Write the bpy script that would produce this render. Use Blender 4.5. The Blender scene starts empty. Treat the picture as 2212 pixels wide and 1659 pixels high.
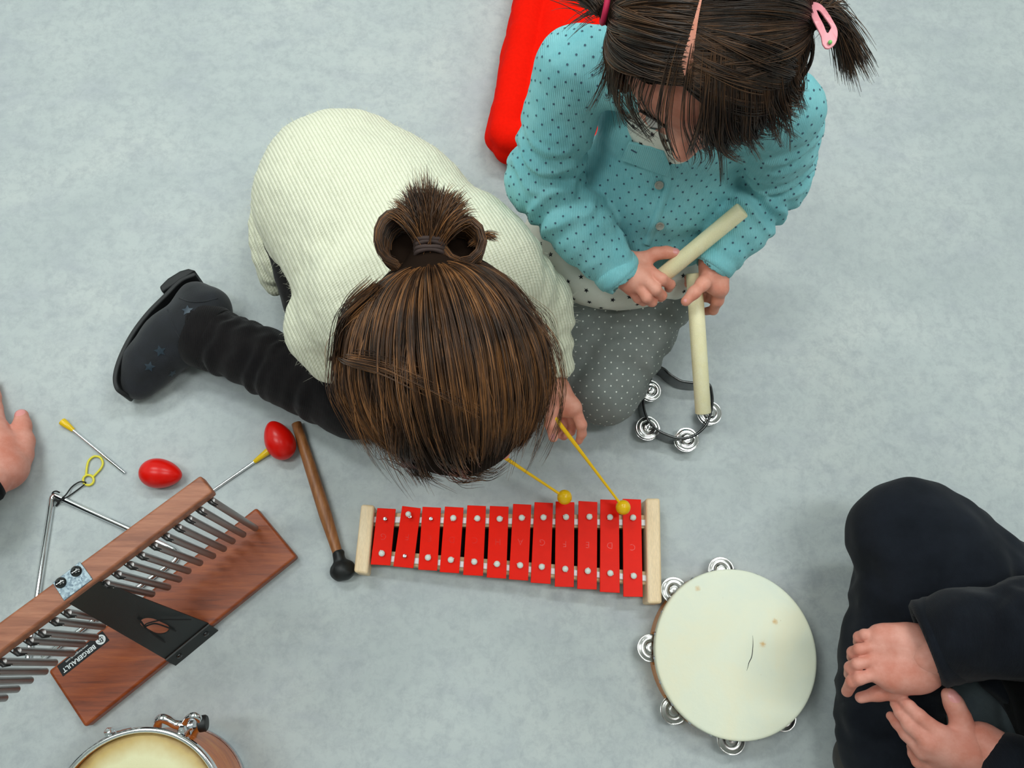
import bpy, bmesh, math, random
import numpy as np
from mathutils import Vector, Matrix

random.seed(7); RNG = np.random.default_rng(7)
SC = bpy.context.scene
COL = SC.collection
PI = math.pi

# ------------------------------------------------------------------ camera
H_CAM = 1.25                     # height of the camera above the floor
F_PX = 1790.0                    # focal length for a 2212 px wide frame
zc = np.array([106.0, 570.5, 1790.0]); zc /= np.linalg.norm(zc)
xw = np.array([1.0, 0, 0]); xw = xw - zc*xw.dot(zc); xw /= np.linalg.norm(xw)
yw = np.cross(zc, xw)
MC = np.stack([xw, yw, zc], 1)   # world -> camera axes
cam_d = bpy.data.cameras.new('camera'); cam = bpy.data.objects.new('camera', cam_d)
COL.objects.link(cam)
cam_d.sensor_width = 36; cam_d.lens = F_PX/2212*36
cam_d.clip_start = 0.02
cam.matrix_world = Matrix.Translation((0, 0, H_CAM)) @ Matrix([[float(v) for v in r] for r in MC.T]).to_4x4()
SC.camera = cam

def P(u, v, z=0.0):
    """point of the room seen at picture position (u, v) and height z above the floor"""
    d = MC.T @ np.array([u-1106.0, 829.5-v, -F_PX])
    t = (z-H_CAM)/d[2]
    return np.array([0, 0, H_CAM]) + d*t
def toPX(p):
    q = MC @ (np.asarray(p, float) - np.array([0, 0, H_CAM]))
    return 1106-F_PX*q[0]/q[2], 829.5+F_PX*q[1]/q[2]
def SPX(u, v, z, n=1.0):
    """metres covered by n pixels there"""
    p = P(u, v, z); q = MC @ (p-np.array([0, 0, H_CAM]))
    return n*(-q[2])/F_PX
def nrm(v):
    v = np.asarray(v, float); return v/(np.linalg.norm(v)+1e-12)

# ------------------------------------------------------------------ light and exposure
SC.view_settings.view_transform = 'Standard'; SC.view_settings.look = 'None'
SC.view_settings.gamma = 1.0; SC.view_settings.use_curve_mapping = False
SC.view_settings.exposure = 0.10
world = bpy.data.worlds.new('world'); SC.world = world; world.use_nodes = True
world.node_tree.nodes['Background'].inputs[0].default_value = (0.80, 0.92, 1.0, 1)
world.node_tree.nodes['Background'].inputs[1].default_value = 0.35
def area(name, loc, size, power, col, rot=(0, 0, 0)):
    l = bpy.data.lights.new(name, 'AREA'); l.shape = 'RECTANGLE'
    l.size, l.size_y = size; l.energy = power; l.color = col
    o = bpy.data.objects.new(name, l); o.location = loc; o.rotation_euler = rot
    COL.objects.link(o); return o
LAMPS = [(-1.1, 1.5), (0.9, 1.5), (-1.1, 0.15), (0.9, 0.15)]
for i_, (lx, ly) in enumerate(LAMPS):
    area('ceiling_light_lamp', (lx, ly, 2.66), (1.1, 0.28), 18.5 if ly > 1 else 13.5, (0.93, 1.0, 0.985))

# ------------------------------------------------------------------ materials
def lin(c):
    c = c/255.0
    return c/12.92 if c <= 0.04045 else ((c+0.055)/1.055)**2.4
def rgb(r, g, b): return (lin(r), lin(g), lin(b), 1.0)
class NT:
    def __init__(s, name):
        s.m = bpy.data.materials.new(name); s.m.use_nodes = True
        s.t = s.m.node_tree; s.n = s.t.nodes; s.l = s.t.links
        s.b = s.n['Principled BSDF']
    def node(s, typ, **kw):
        n = s.n.new(typ)
        for k, v in kw.items():
            if k in n.inputs.keys(): n.inputs[k].default_value = v
            else: setattr(n, k, v)
        return n
    def co(s, kind='Object', scale=(1, 1, 1), rot=(0, 0, 0)):
        tc = s.n.new('ShaderNodeTexCoord'); mp = s.n.new('ShaderNodeMapping')
        s.l.new(tc.outputs[kind], mp.inputs[0]); mp.inputs['Scale'].default_value = scale
        mp.inputs['Rotation'].default_value = rot
        return mp.outputs[0]
    def noise(s, vec, scale, detail=4, rough=.55, dist=0):
        n = s.n.new('ShaderNodeTexNoise'); s.l.new(vec, n.inputs['Vector'])
        n.inputs['Scale'].default_value = scale; n.inputs['Detail'].default_value = detail
        n.inputs['Roughness'].default_value = rough; n.inputs['Distortion'].default_value = dist
        return n.outputs['Fac']
    def ramp(s, fac, stops, interp='LINEAR'):
        r = s.n.new('ShaderNodeValToRGB'); s.l.new(fac, r.inputs[0]); e = r.color_ramp.elements
        r.color_ramp.interpolation = interp
        while len(e) < len(stops): e.new(0.5)
        for el, (p, c) in zip(e, stops): el.position = p; el.color = c
        return r.outputs[0]
    def mix(s, fac, a, b, mode='MIX'):
        m = s.n.new('ShaderNodeMix'); m.data_type = 'RGBA'; m.blend_type = mode
        for i, x in ((0, fac), (6, a), (7, b)):
            if isinstance(x, (int, float)): m.inputs[i].default_value = x
            elif isinstance(x, tuple): m.inputs[i].default_value = x
            else: s.l.new(x, m.inputs[i])
        return m.outputs[2]
    def bump(s, h, dist=.001, strength=1.0):
        b = s.n.new('ShaderNodeBump'); s.l.new(h, b.inputs['Height'])
        b.inputs['Distance'].default_value = dist; b.inputs['Strength'].default_value = strength
        s.l.new(b.outputs[0], s.b.inputs['Normal'])
    def set(s, **kw):
        names = dict(color='Base Color', rough='Roughness', metal='Metallic', spec='Specular IOR Level',
                     coat='Coat Weight', sheen='Sheen Weight', sss='Subsurface Weight', aniso='Anisotropic')
        for k, v in kw.items():
            i = s.b.inputs[names.get(k, k)]
            if hasattr(v, 'is_output') or hasattr(v, 'links'): s.l.new(v, i)
            else: i.default_value = v
        return s

def simple(name, col, rough=.5, metal=0., spec=.5, nz=0.0, ns=60, bump=0, bs=400, **kw):
    t = NT(name); v = t.co()
    if nz:
        f = t.noise(v, ns, 5)
        a = tuple(c*(1-nz) for c in col[:3])+(1,); b = tuple(min(1, c*(1+nz)) for c in col[:3])+(1,)
        t.set(color=t.ramp(f, [(.3, a), (.7, b)]))
    else: t.set(color=col)
    t.set(rough=rough, metal=metal, spec=spec, **kw)
    if bump: t.bump(t.noise(v, bs, 3), bump)
    return t.m

def wood(name, cols, scale=(1, 14, 14), rough=.45, rot=(0, 0, 0), ns=9, coat=0, bump=.0002, fine=60):
    t = NT(name); v = t.co(scale=scale, rot=rot)
    f = t.noise(v, ns, 6, .62, .6)
    v2 = t.co(scale=(scale[0]*1.5, scale[1]*3, scale[2]*3), rot=rot)
    g = t.noise(v2, fine, 3, .7)
    c = t.ramp(f, [(.28, cols[0]), (.5, cols[1]), (.72, cols[2])])
    c = t.mix(t.ramp(g, [(.35, (0, 0, 0, 1)), (.75, (.35, .35, .35, 1))]), c, tuple(x*.5 for x in cols[0][:3])+(1,))
    t.set(color=c, rough=rough, coat=coat); t.bump(g, bump)
    return t.m

M = {}
def floor_mat():
    t = NT('vinyl_floor')
    v = t.co(); vs = t.co(scale=(1, 1.7, 1))
    a = t.noise(vs, 3.4, 8, .66, .4); b = t.noise(v, 60, 8, .75, .3); c = t.noise(vs, 9, 8, .72, .5)
    base = t.ramp(a, [(.30, rgb(176, 184, 185)), (.52, rgb(187, 194, 194)), (.74, rgb(197, 202, 200))])
    base = t.mix(t.ramp(c, [(.50, (0, 0, 0, 1)), (.72, (.7, .7, .7, 1))]), base, rgb(170, 175, 182))
    base = t.mix(t.ramp(b, [(.44, (0, 0, 0, 1)), (.66, (.75, .75, .75, 1))]), base, rgb(166, 172, 176))
    # rare dark specks
    vo = t.node('ShaderNodeTexVoronoi'); vo.inputs['Scale'].default_value = 9; t.l.new(v, vo.inputs['Vector'])
    base = t.mix(t.ramp(vo.outputs['Distance'], [(.0, (.9, .9, .9, 1)), (.012, (0, 0, 0, 1))]), base, rgb(120, 112, 105))
    t.set(color=base, rough=t.ramp(c, [(.3, (.44,)*3+(1,)), (.7, (.55,)*3+(1,))]), spec=.35)
    t.bump(b, .0003, .5)
    return t.m
M['floor'] = floor_mat()
M['wall'] = simple('painted_wall', rgb(232, 234, 230), .85, nz=.02, ns=3)
M['wall2'] = simple('grey_skirting', rgb(150, 152, 152), .6)
M['tubeglow'] = simple('lit_diffuser', rgb(255, 255, 255), .5)
_b = M['tubeglow'].node_tree.nodes['Principled BSDF']
_b.inputs['Emission Color'].default_value = (.93, 1, .985, 1); _b.inputs['Emission Strength'].default_value = 3.0
M['chrome'] = simple('polished_chrome', (.82, .84, .86, 1), .09, 1.0)
M['chrome2'] = simple('bright_jingle', (.56, .55, .54, 1), .16, 1.0)
M['steel'] = simple('steel', (.55, .57, .6, 1), .25, 1.0)
M['jingle'] = simple('nickel_jingle', (.46, .45, .43, 1), .24, 1.0, bump=.0002, bs=60)
M['alu'] = simple('satin_aluminium', (.36, .34, .335, 1), .38, .9, nz=.06, ns=30)
M['alu_end'] = simple('cut_aluminium', (.8, .8, .8, 1), .3, 1.)
M['yellow'] = simple('yellow_plastic', rgb(238, 196, 20), .28, sss=.05)
M['yellow2'] = simple('pale_yellow_plastic', rgb(226, 214, 60), .4)
M['mallet'] = simple('mustard_plastic', rgb(250, 198, 10), .25)
M['egg'] = simple('red_egg_plastic', (.74, .006, .002, 1), .3, spec=.35, nz=.05, ns=40)
M['redbar'] = simple('red_lacquer', (.88, .010, .0, 1), .36, spec=.10, nz=.03, ns=90)
M['redstamp'] = simple('red_lacquer_stamp', (.85, .03, .02, 1), .18, coat=.6)
M['white_plastic'] = simple('white_plastic', rgb(225, 230, 222), .3)
M['felt'] = simple('white_felt', rgb(232, 236, 238), .9, bump=.0004)
M['black_in'] = simple('black_stain', rgb(16, 18, 22), .7)
M['black_gloss'] = simple('black_gloss_plastic', rgb(10, 12, 15), .15, coat=.6)
M['black_satin'] = simple('black_powder_coat', rgb(26, 31, 31), .45, nz=.1, ns=500, bump=.0001, bs=900)
M['rubber'] = simple('black_rubber', rgb(17, 19, 20), .5, nz=.2, ns=50)
M['cord'] = simple('black_cord', rgb(14, 14, 15), .7)
M['galv'] = NT('galvanised_metal').m
def galv():
    t = NT('galvanised_plate'); v = t.co()
    vo = t.node('ShaderNodeTexVoronoi'); vo.inputs['Scale'].default_value = 420; t.l.new(v, vo.inputs['Vector'])
    t.set(color=t.ramp(vo.outputs['Color'], [(.2, rgb(96, 112, 124)), (.8, rgb(150, 165, 172))]), rough=.42, metal=.55)
    return t.m
M['galv'] = galv()
M['beech'] = wood('pale_beech', [rgb(240, 208, 164), rgb(248, 218, 176), rgb(250, 226, 190)], (14, 1, 14), ns=5, bump=.00005, fine=40)
M['beech2'] = wood('pale_beech_rail', [rgb(206, 170, 122), rgb(222, 190, 145), rgb(230, 202, 160)], (1, 14, 14), ns=5, bump=.00005)
M['clave'] = wood('pale_maple', [rgb(244, 232, 184), rgb(248, 238, 194), rgb(250, 242, 206)], (10, 10, 1), ns=5, bump=.00005, rough=.5)
M['skin_drum'] = None
# ------------------------------------------------------------------ mesh helpers
ORG = {}
def frame(d, up=(0, 0, 1)):
    d = nrm(d); up = np.asarray(up, float)
    if abs(d.dot(nrm(up))) > .98: up = np.array([0, 1.0, 0]) if abs(d[1]) < .9 else np.array([1.0, 0, 0])
    x = nrm(np.cross(up, d)); y = np.cross(d, x)
    return x, y, d
class MB:
    def __init__(s): s.v = []; s.f = []; s.mi = []
    def add(s, vs, fs, mi=0):
        o = len(s.v); s.v += [tuple(map(float, q)) for q in vs]
        s.f += [tuple(o+i for i in f) for f in fs]; s.mi += [mi]*len(fs); return s
    def prism(s, bot, top, mi=0):
        n = len(bot)
        fs = [tuple(reversed(range(n))), tuple(range(n, 2*n))]
        fs += [(i, (i+1) % n, n+(i+1) % n, n+i) for i in range(n)]
        return s.add(list(bot)+list(top), fs, mi)
    def box(s, c, size, rz=0.0, mi=0, R=None):
        c = np.asarray(c, float); h = np.asarray(size)/2
        if R is None: R = np.array([[math.cos(rz), -math.sin(rz), 0], [math.sin(rz), math.cos(rz), 0], [0, 0, 1]])
        cs = [(-1, -1), (1, -1), (1, 1), (-1, 1)]
        b = [c+R@np.array([x*h[0], y*h[1], -h[2]]) for x, y in cs]; t = [c+R@np.array([x*h[0], y*h[1], h[2]]) for x, y in cs]
        return s.prism(b, t, mi)
    def tube(s, pts, r, n=12, caps=True, mi=0, closed=False, flat=None):
        pts = [np.asarray(p, float) for p in pts]; m = len(pts)
        rs = [r]*m if isinstance(r, (int, float)) else list(r)
        x = None; vs = []
        for i, p in enumerate(pts):
            if closed: d = nrm(pts[(i+1) % m]-pts[i-1])
            else: d = nrm(pts[min(i+1, m-1)]-pts[max(i-1, 0)])
            if x is None: x, y, _ = frame(d)
            else: x = nrm(x-d*x.dot(d)); y = np.cross(d, x)
            for k in range(n):
                a = 2*PI*k/n
                vs.append(p+rs[i]*(math.cos(a)*x+math.sin(a)*y*(flat or 1)))
        fs = []
        for i in range(m if closed else m-1):
            j = (i+1) % m
            for k in range(n):
                l = (k+1) % n; fs.append((i*n+k, i*n+l, j*n+l, j*n+k))
        if caps and not closed: fs.append(tuple(reversed(range(n)))); fs.append(tuple((m-1)*n+k for k in range(n)))
        return s.add(vs, fs, mi)
    def lathe(s, prof, org=(0, 0, 0), d=(0, 0, 1), n=32, mi=0, closed=False, sx=1.0):
        x, y, z = frame(d); org = np.asarray(org, float); vs = []; m = len(prof)
        for (r, h) in prof:
            for k in range(n):
                a = 2*PI*k/n; vs.append(org+z*h+r*(math.cos(a)*x*sx+math.sin(a)*y))
        fs = []
        for i in range(m if closed else m-1):
            j = (i+1) % m
            for k in range(n):
                l = (k+1) % n; fs.append((i*n+k, i*n+l, j*n+l, j*n+k))
        if not closed:
            if prof[0][0] > 1e-6: fs.append(tuple(reversed(range(n))))
            if prof[-1][0] > 1e-6: fs.append(tuple((m-1)*n+k for k in range(n)))
        return s.add(vs, fs, mi)
    def ball(s, c, r, n=20, mi=0, d=(0, 0, 1), st=1.0):
        pr = [(r*math.sin(PI*i/12), -r*st*math.cos(PI*i/12)) for i in range(13)]
        pr[0] = (1e-7, pr[0][1]); pr[-1] = (1e-7, pr[-1][1])
        return s.lathe(pr, c, d, n, mi)
    def text(s, body, size, org, xd, yd, ext, mi=0, align='CENTER', bold=0.0):
        cu = bpy.data.curves.new('t', 'FONT'); cu.body = body; cu.size = size; cu.extrude = ext
        cu.align_x = align; cu.align_y = 'CENTER'; cu.resolution_u = 3; cu.offset = bold
        ob = bpy.data.objects.new('t', cu); COL.objects.link(ob)
        dg = bpy.context.evaluated_depsgraph_get(); me = ob.evaluated_get(dg).to_mesh()
        xd = nrm(xd); yd = nrm(yd); zd = np.cross(xd, yd); org = np.asarray(org, float)
        vs = [org+xd*v.co.x+yd*v.co.y+zd*v.co.z for v in me.vertices]
        fs = [tuple(p.vertices) for p in me.polygons]
        s.add(vs, fs, mi)
        ob.evaluated_get(dg).to_mesh_clear()
        bpy.data.objects.remove(ob); bpy.data.curves.remove(cu); return s
    def build(s, name, mats, parent=None, smooth=35, bevel=0, bseg=2, label=None, sub=0):
        return link_mesh(name, np.array(s.v, np.float32), s.f, mats, parent, smooth, bevel, bseg, label, s.mi, sub)

def link_mesh(name, V, F, mats, parent=None, smooth=35, bevel=0, bseg=2, label=None, mi=None, sub=0, org=None):
    V = np.asarray(V, np.float32)
    if parent is not None: o0 = ORG[parent.name]
    else:
        o0 = np.array([(V[:, 0].min()+V[:, 0].max())/2, (V[:, 1].min()+V[:, 1].max())/2, V[:, 2].min()]) if org is None else np.asarray(org, float)
    V = V-o0.astype(np.float32)
    me = bpy.data.meshes.new(name)
    if isinstance(F, np.ndarray):
        k = F.shape[1]
        me.vertices.add(len(V)); me.vertices.foreach_set('co', V.ravel())
        me.loops.add(F.size); me.loops.foreach_set('vertex_index', F.ravel().astype(np.int32))
        me.polygons.add(len(F)); me.polygons.foreach_set('loop_start', np.arange(0, F.size, k, dtype=np.int32))
        me.polygons.foreach_set('loop_total', np.full(len(F), k, np.int32))
        me.update(calc_edges=True)
    else:
        me.from_pydata([tuple(q) for q in V.tolist()], [], F)
        bm = bmesh.new(); bm.from_mesh(me); bmesh.ops.recalc_face_normals(bm, faces=bm.faces); bm.to_mesh(me); bm.free()
    if not isinstance(mats, (list, tuple)): mats = [mats]
    for m in mats: me.materials.append(m)
    if mi is not None and len(mats) > 1: me.polygons.foreach_set('material_index', np.asarray(mi, np.int32))
    if smooth:
        me.polygons.foreach_set('use_smooth', np.ones(len(me.polygons), bool))
        if smooth < 180: me.set_sharp_from_angle(angle=math.radians(smooth))
    me.update()
    o = bpy.data.objects.new(name, me); COL.objects.link(o)
    if parent is not None: o.parent = parent
    else: o.location = o0
    ORG[o.name] = o0
    if bevel:
        b = o.modifiers.new('bevel', 'BEVEL'); b.width = bevel; b.segments = bseg; b.limit_method = 'ANGLE'; b.angle_limit = math.radians(40)
        b.harden_normals = False
    if sub:
        b = o.modifiers.new('sub', 'SUBSURF'); b.levels = sub; b.render_levels = sub
    if label: o['label'] = label
    return o
def tag(o, label, cat, group=None):
    o['label'] = label; o['category'] = cat
    if group: o['group'] = group
    return o
def thing(name, loc, label, cat, group=None):
    o = bpy.data.objects.new(name, None); o.empty_display_size = .05
    o.location = tuple(map(float, loc)); COL.objects.link(o); ORG[o.name] = np.array(loc, float)
    return tag(o, label, cat, group)
def bez(pts, n=8):
    """Catmull-Rom through points"""
    pts = [np.asarray(p, float) for p in pts]; q = [2*pts[0]-pts[1]]+pts+[2*pts[-1]-pts[-2]]; out = []
    for i in range(1, len(q)-2):
        for k in range(n):
            t = k/n; a, b, c, d = q[i-1], q[i], q[i+1], q[i+2]
            out.append(.5*((2*b)+(-a+c)*t+(2*a-5*b+4*c-d)*t*t+(-a+3*b-3*c+d)*t**3))
    out.append(pts[-1]); return out

# ------------------------------------------------------------------ sculpting with distance fields
def vnoise(p, seed=0):
    """smooth value noise in [-1, 1], p (n,3)"""
    i = np.floor(p).astype(np.int64); f = p-i; f = f*f*(3-2*f); r = np.zeros(len(p))
    for dx in (0, 1):
        for dy in (0, 1):
            for dz in (0, 1):
                h = (i[:, 0]+dx)*374761393+(i[:, 1]+dy)*668265263+(i[:, 2]+dz)*2147483647+seed*974634777
                h = (h ^ (h >> 13))*1274126177; h = ((h ^ (h >> 16)) & 0xffff)/32767.5-1
                w = (f[:, 0] if dx else 1-f[:, 0])*(f[:, 1] if dy else 1-f[:, 1])*(f[:, 2] if dz else 1-f[:, 2])
                r += w*h
    return r
class SDF:
    """union of tapered limbs and ellipsoids, grown into one continuous surface"""
    def __init__(s, h, k=.01): s.h = h; s.k = k; s.p = []; s.disp = []
    def cone(s, a, b, r1, r2, k=None, op='+', fold=None):
        s.p.append(('c', np.asarray(a, float), np.asarray(b, float), r1, r2, k, op, fold)); return s
    def chain(s, pts, rs, k=None, op='+', fold=None):
        for i in range(len(pts)-1): s.cone(pts[i], pts[i+1], rs[i], rs[i+1], k, op, fold)
        return s
    def ell(s, c, r, R=None, k=None, op='+'):
        s.p.append(('e', np.asarray(c, float), np.asarray(r, float), np.eye(3) if R is None else np.asarray(R, float), None, k, op, None)); return s
    def half(s, c, n, k=.002):
        """cut away everything on the side n points to"""
        s.p.append(('h', np.asarray(c, float), nrm(n), None, None, k, '-', None)); return s
    def noise(s, amp, freq, seed=0, lo=-1e9): s.disp.append((amp, np.asarray(freq, float)*np.ones(3), seed)); return s
    def eval_prims(s, X, lo, hi):
        pass
    def mesh(s):
        h = s.h; lo = np.full(3, 1e9); hi = -lo
        bbs = []
        for q in s.p:
            if q[0] == 'c':
                r = max(q[3], q[4]); a = np.minimum(q[1], q[2])-r; b = np.maximum(q[1], q[2])+r
            elif q[0] == 'e': r = q[2].max(); a = q[1]-r; b = q[1]+r
            else: bbs.append(None); continue
            bbs.append((a, b))
            if q[6] == '+': lo = np.minimum(lo, a); hi = np.maximum(hi, b)
        pad = s.k+3*h+sum(abs(d[0]) for d in s.disp); lo = lo-pad; hi = hi+pad
        n = np.ceil((hi-lo)/h).astype(int)+1
        ax = [lo[i]+h*np.arange(n[i]) for i in range(3)]
        F = np.full(n, .05, np.float32)
        for q, bb in zip(s.p, bbs):
            k = s.k if q[5] is None else q[5]
            if bb is None: sl = [slice(0, n[i]) for i in range(3)]
            else:
                m = k+2.5*h+.004
                i0 = np.maximum(((bb[0]-m-lo)/h).astype(int), 0); i1 = np.minimum(((bb[1]+m-lo)/h).astype(int)+2, n)
                if (i1 <= i0).any(): continue
                sl = [slice(i0[i], i1[i]) for i in range(3)]
            x = ax[0][sl[0]][:, None, None]; y = ax[1][sl[1]][None, :, None]; z = ax[2][sl[2]][None, None, :]
            if q[0] == 'c':
                a, b = q[1], q[2]; ab = b-a; L2 = max(ab.dot(ab), 1e-12)
                t = np.clip(((x-a[0])*ab[0]+(y-a[1])*ab[1]+(z-a[2])*ab[2])/L2, 0, 1)
                d = np.sqrt((x-a[0]-t*ab[0])**2+(y-a[1]-t*ab[1])**2+(z-a[2]-t*ab[2])**2)-(q[3]+(q[4]-q[3])*t)
                if q[7]:
                    amp, wl, sd = q[7]; L = math.sqrt(L2)
                    wob = np.sin(9*(x*.7+y*1.3-z)/.1+sd)*.9+np.sin(4*(x*1.1-y+z*.6)/.1+2*sd)*1.4
                    tt = ((x-a[0])*ab[0]+(y-a[1])*ab[1]+(z-a[2])*ab[2])/L
                    f = np.sin(2*PI*tt/wl+wob+sd)
                    d = d-amp*(f*np.abs(f)**.3)*np.clip(np.sin(PI*t)*2.2, 0, 1)
            elif q[0] == 'e':
                c, r, R = q[1], q[2], q[3]
                px = (x-c[0])*R[0, 0]+(y-c[1])*R[1, 0]+(z-c[2])*R[2, 0]
                py = (x-c[0])*R[0, 1]+(y-c[1])*R[1, 1]+(z-c[2])*R[2, 1]
                pz = (x-c[0])*R[0, 2]+(y-c[1])*R[1, 2]+(z-c[2])*R[2, 2]
                k0 = np.sqrt((px/r[0])**2+(py/r[1])**2+(pz/r[2])**2); k1 = np.sqrt((px/r[0]**2)**2+(py/r[1]**2)**2+(pz/r[2]**2)**2)+1e-9
                d = k0*(k0-1)/k1
            else:
                c, nn = q[1], q[2]; d = -((x-c[0])*nn[0]+(y-c[1])*nn[1]+(z-c[2])*nn[2])
            G = F[sl[0], sl[1], sl[2]]
            if q[6] == '+':
                hh = np.maximum(k-np.abs(G-d), 0)/k; F[sl[0], sl[1], sl[2]] = np.minimum(G, d)-hh*hh*k/4
            else:
                d = -d; hh = np.maximum(k-np.abs(G-d), 0)/k; F[sl[0], sl[1], sl[2]] = np.maximum(G, d)+hh*hh*k/4
        for amp, fr, sd in s.disp:
            I = np.argwhere(np.abs(F) < amp*1.5+2*h); p = lo+I*h
            F[I[:, 0], I[:, 1], I[:, 2]] += amp*vnoise(p*fr, sd).astype(np.float32)
        return surface_nets(F, lo, h)
def surface_nets(F, lo, h):
    S = F < 0
    c = sum(S[i:S.shape[0]-1+i, j:S.shape[1]-1+j, k:S.shape[2]-1+k].astype(np.int8) for i in (0, 1) for j in (0, 1) for k in (0, 1))
    act = (c > 0) & (c < 8); I = np.argwhere(act)
    ids = np.full(act.shape, -1, np.int64); ids[act] = np.arange(len(I))
    acc = np.zeros((len(I), 3)); cnt = np.zeros(len(I))
    cs = [np.array([i, j, k]) for i in (0, 1) for j in (0, 1) for k in (0, 1)]
    for a in cs:
        for b in cs:
            if (b-a).sum() == 1 and (b-a).min() == 0:
                fa = F[tuple((I+a).T)]; fb = F[tuple((I+b).T)]; m = (fa < 0) != (fb < 0)
                t = np.where(m, fa/np.where(m, fa-fb, 1), 0)
                acc += m[:, None]*(a+t[:, None]*(b-a)); cnt += m
    V = lo+(I+acc/cnt[:, None])*h
    Q = []
    for ax in range(3):
        s0 = [slice(None)]*3; s1 = [slice(None)]*3; s0[ax] = slice(0, -1); s1[ax] = slice(1, None)
        A = S[tuple(s0)]; B = S[tuple(s1)]; E = np.argwhere(A != B)
        o1, o2 = [(1, 2), (2, 0), (0, 1)][ax]
        E = E[(E[:, o1] > 0) & (E[:, o2] > 0)]
        E = E[(E[:, o1] < F.shape[o1]-1) & (E[:, o2] < F.shape[o2]-1)]
        fl = A[tuple(E.T)]
        def cid(d1, d2):
            q = E.copy(); q[:, o1] -= d1; q[:, o2] -= d2; return ids[tuple(q.T)]
        q = np.stack([cid(1, 1), cid(0, 1), cid(0, 0), cid(1, 0)], 1)
        q[~fl] = q[~fl][:, ::-1]; Q.append(q)
    return V, np.concatenate(Q)
def smooth_mesh(V, Q, it=1, lam=.5):
    E = np.concatenate([Q[:, [0, 1]], Q[:, [1, 2]], Q[:, [2, 3]], Q[:, [3, 0]]])
    deg = np.bincount(E.ravel(), minlength=len(V))[:, None]
    for _ in range(it):
        A = np.zeros_like(V)
        for d in range(3):
            A[:, d] = np.bincount(E[:, 0], V[E[:, 1], d], len(V))+np.bincount(E[:, 1], V[E[:, 0], d], len(V))
        V = V+lam*(A/np.maximum(deg, 1)-V)
    return V
def join(parts):
    Vs = []; Fs = []; o = 0; mi = []
    for i, q in enumerate(parts):
        V, F = q[0], q[1]; Vs.append(V); Fs.append(F+o); o += len(V)
        mi.append(np.full(len(F), q[2] if len(q) > 2 else 0))
    return np.concatenate(Vs), np.concatenate(Fs), np.concatenate(mi)
def bvh(V, F):
    from mathutils.bvhtree import BVHTree
    return BVHTree.FromPolygons([Vector(v) for v in V.tolist()], F.tolist())
def marks(V, F, dirs, spacing, r, shape='disc', lift=.0006, thr=.62, jit=.0, keep=None, seed=1, rows=True, off=(0, 0), minth=None):
    """small printed marks laid on a cloth surface in staggered rows, returned as quads that hug it"""
    B = bvh(V, F); rng = random.Random(seed); Vs = []; Fs = []; pts = []
    cen = V.mean(0)
    rad = np.linalg.norm(V-cen, axis=1).max()
    for D in dirs:
        D = nrm(D); x, y, _ = frame(D); n = int(rad/spacing)+1
        for i in range(-2*n, 2*n+1):
            for j in range(-n, n+1):
                u = j*spacing*1.0+(spacing*.5 if i % 2 else 0)+off[0]; w = i*spacing*.5+off[1]
                u += rng.uniform(-jit, jit)*spacing; w += rng.uniform(-jit, jit)*spacing
                o = cen+x*u+y*w+D*(rad+.05)
                hit = B.ray_cast(Vector(o), Vector(-D))
                if hit[0] is None: continue
                p = np.array(hit[0]); nn = np.array(hit[1])
                if nn.dot(D) < 0: nn = -nn
                if nn.dot(D) < thr: continue
                if keep and not keep(p): continue
                if pts and np.min(np.linalg.norm(np.array(pts)-p, axis=1)) < (minth or spacing*.55): continue
                pts.append(p)
                ex, ey, _ = frame(nn); a0 = rng.uniform(0, 6.28); o = len(Vs)*1
                base = sum(len(v) for v in Vs)
                if shape == 'disc':
                    ring = [p+nn*lift+r*(math.cos(a0+k*PI/4)*ex+math.sin(a0+k*PI/4)*ey) for k in range(8)]
                    Vs.append(np.array(ring+[p+nn*(lift+.0001)])); c = base+8
                    Fs += [(base, base+1, base+2, c), (base+2, base+3, base+4, c), (base+4, base+5, base+6, c), (base+6, base+7, base, c)]
                else:
                    ring = []
                    for k in range(10):
                        rr = r if k % 2 == 0 else r*.42
                        ring.append(p+nn*lift+rr*(math.cos(a0+k*PI/5)*ex+math.sin(a0+k*PI/5)*ey))
                    Vs.append(np.array(ring+[p+nn*lift])); c = base+10
                    Fs += [(base+(2*k-1) % 10, base+2*k, base+2*k+1, c) for k in range(5)]
    if not Vs: return np.zeros((0, 3)), np.zeros((0, 4), int)
    return np.concatenate(Vs), np.array(Fs)
def snap(V, F, p, D):
    """put p on the surface looking along -D"""
    B = bvh(V, F); D = nrm(D); hit = B.ray_cast(Vector(np.asarray(p)+D*.5), Vector(-D))
    return (np.array(hit[0]), np.array(hit[1])) if hit[0] is not None else (np.asarray(p), D)

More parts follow.
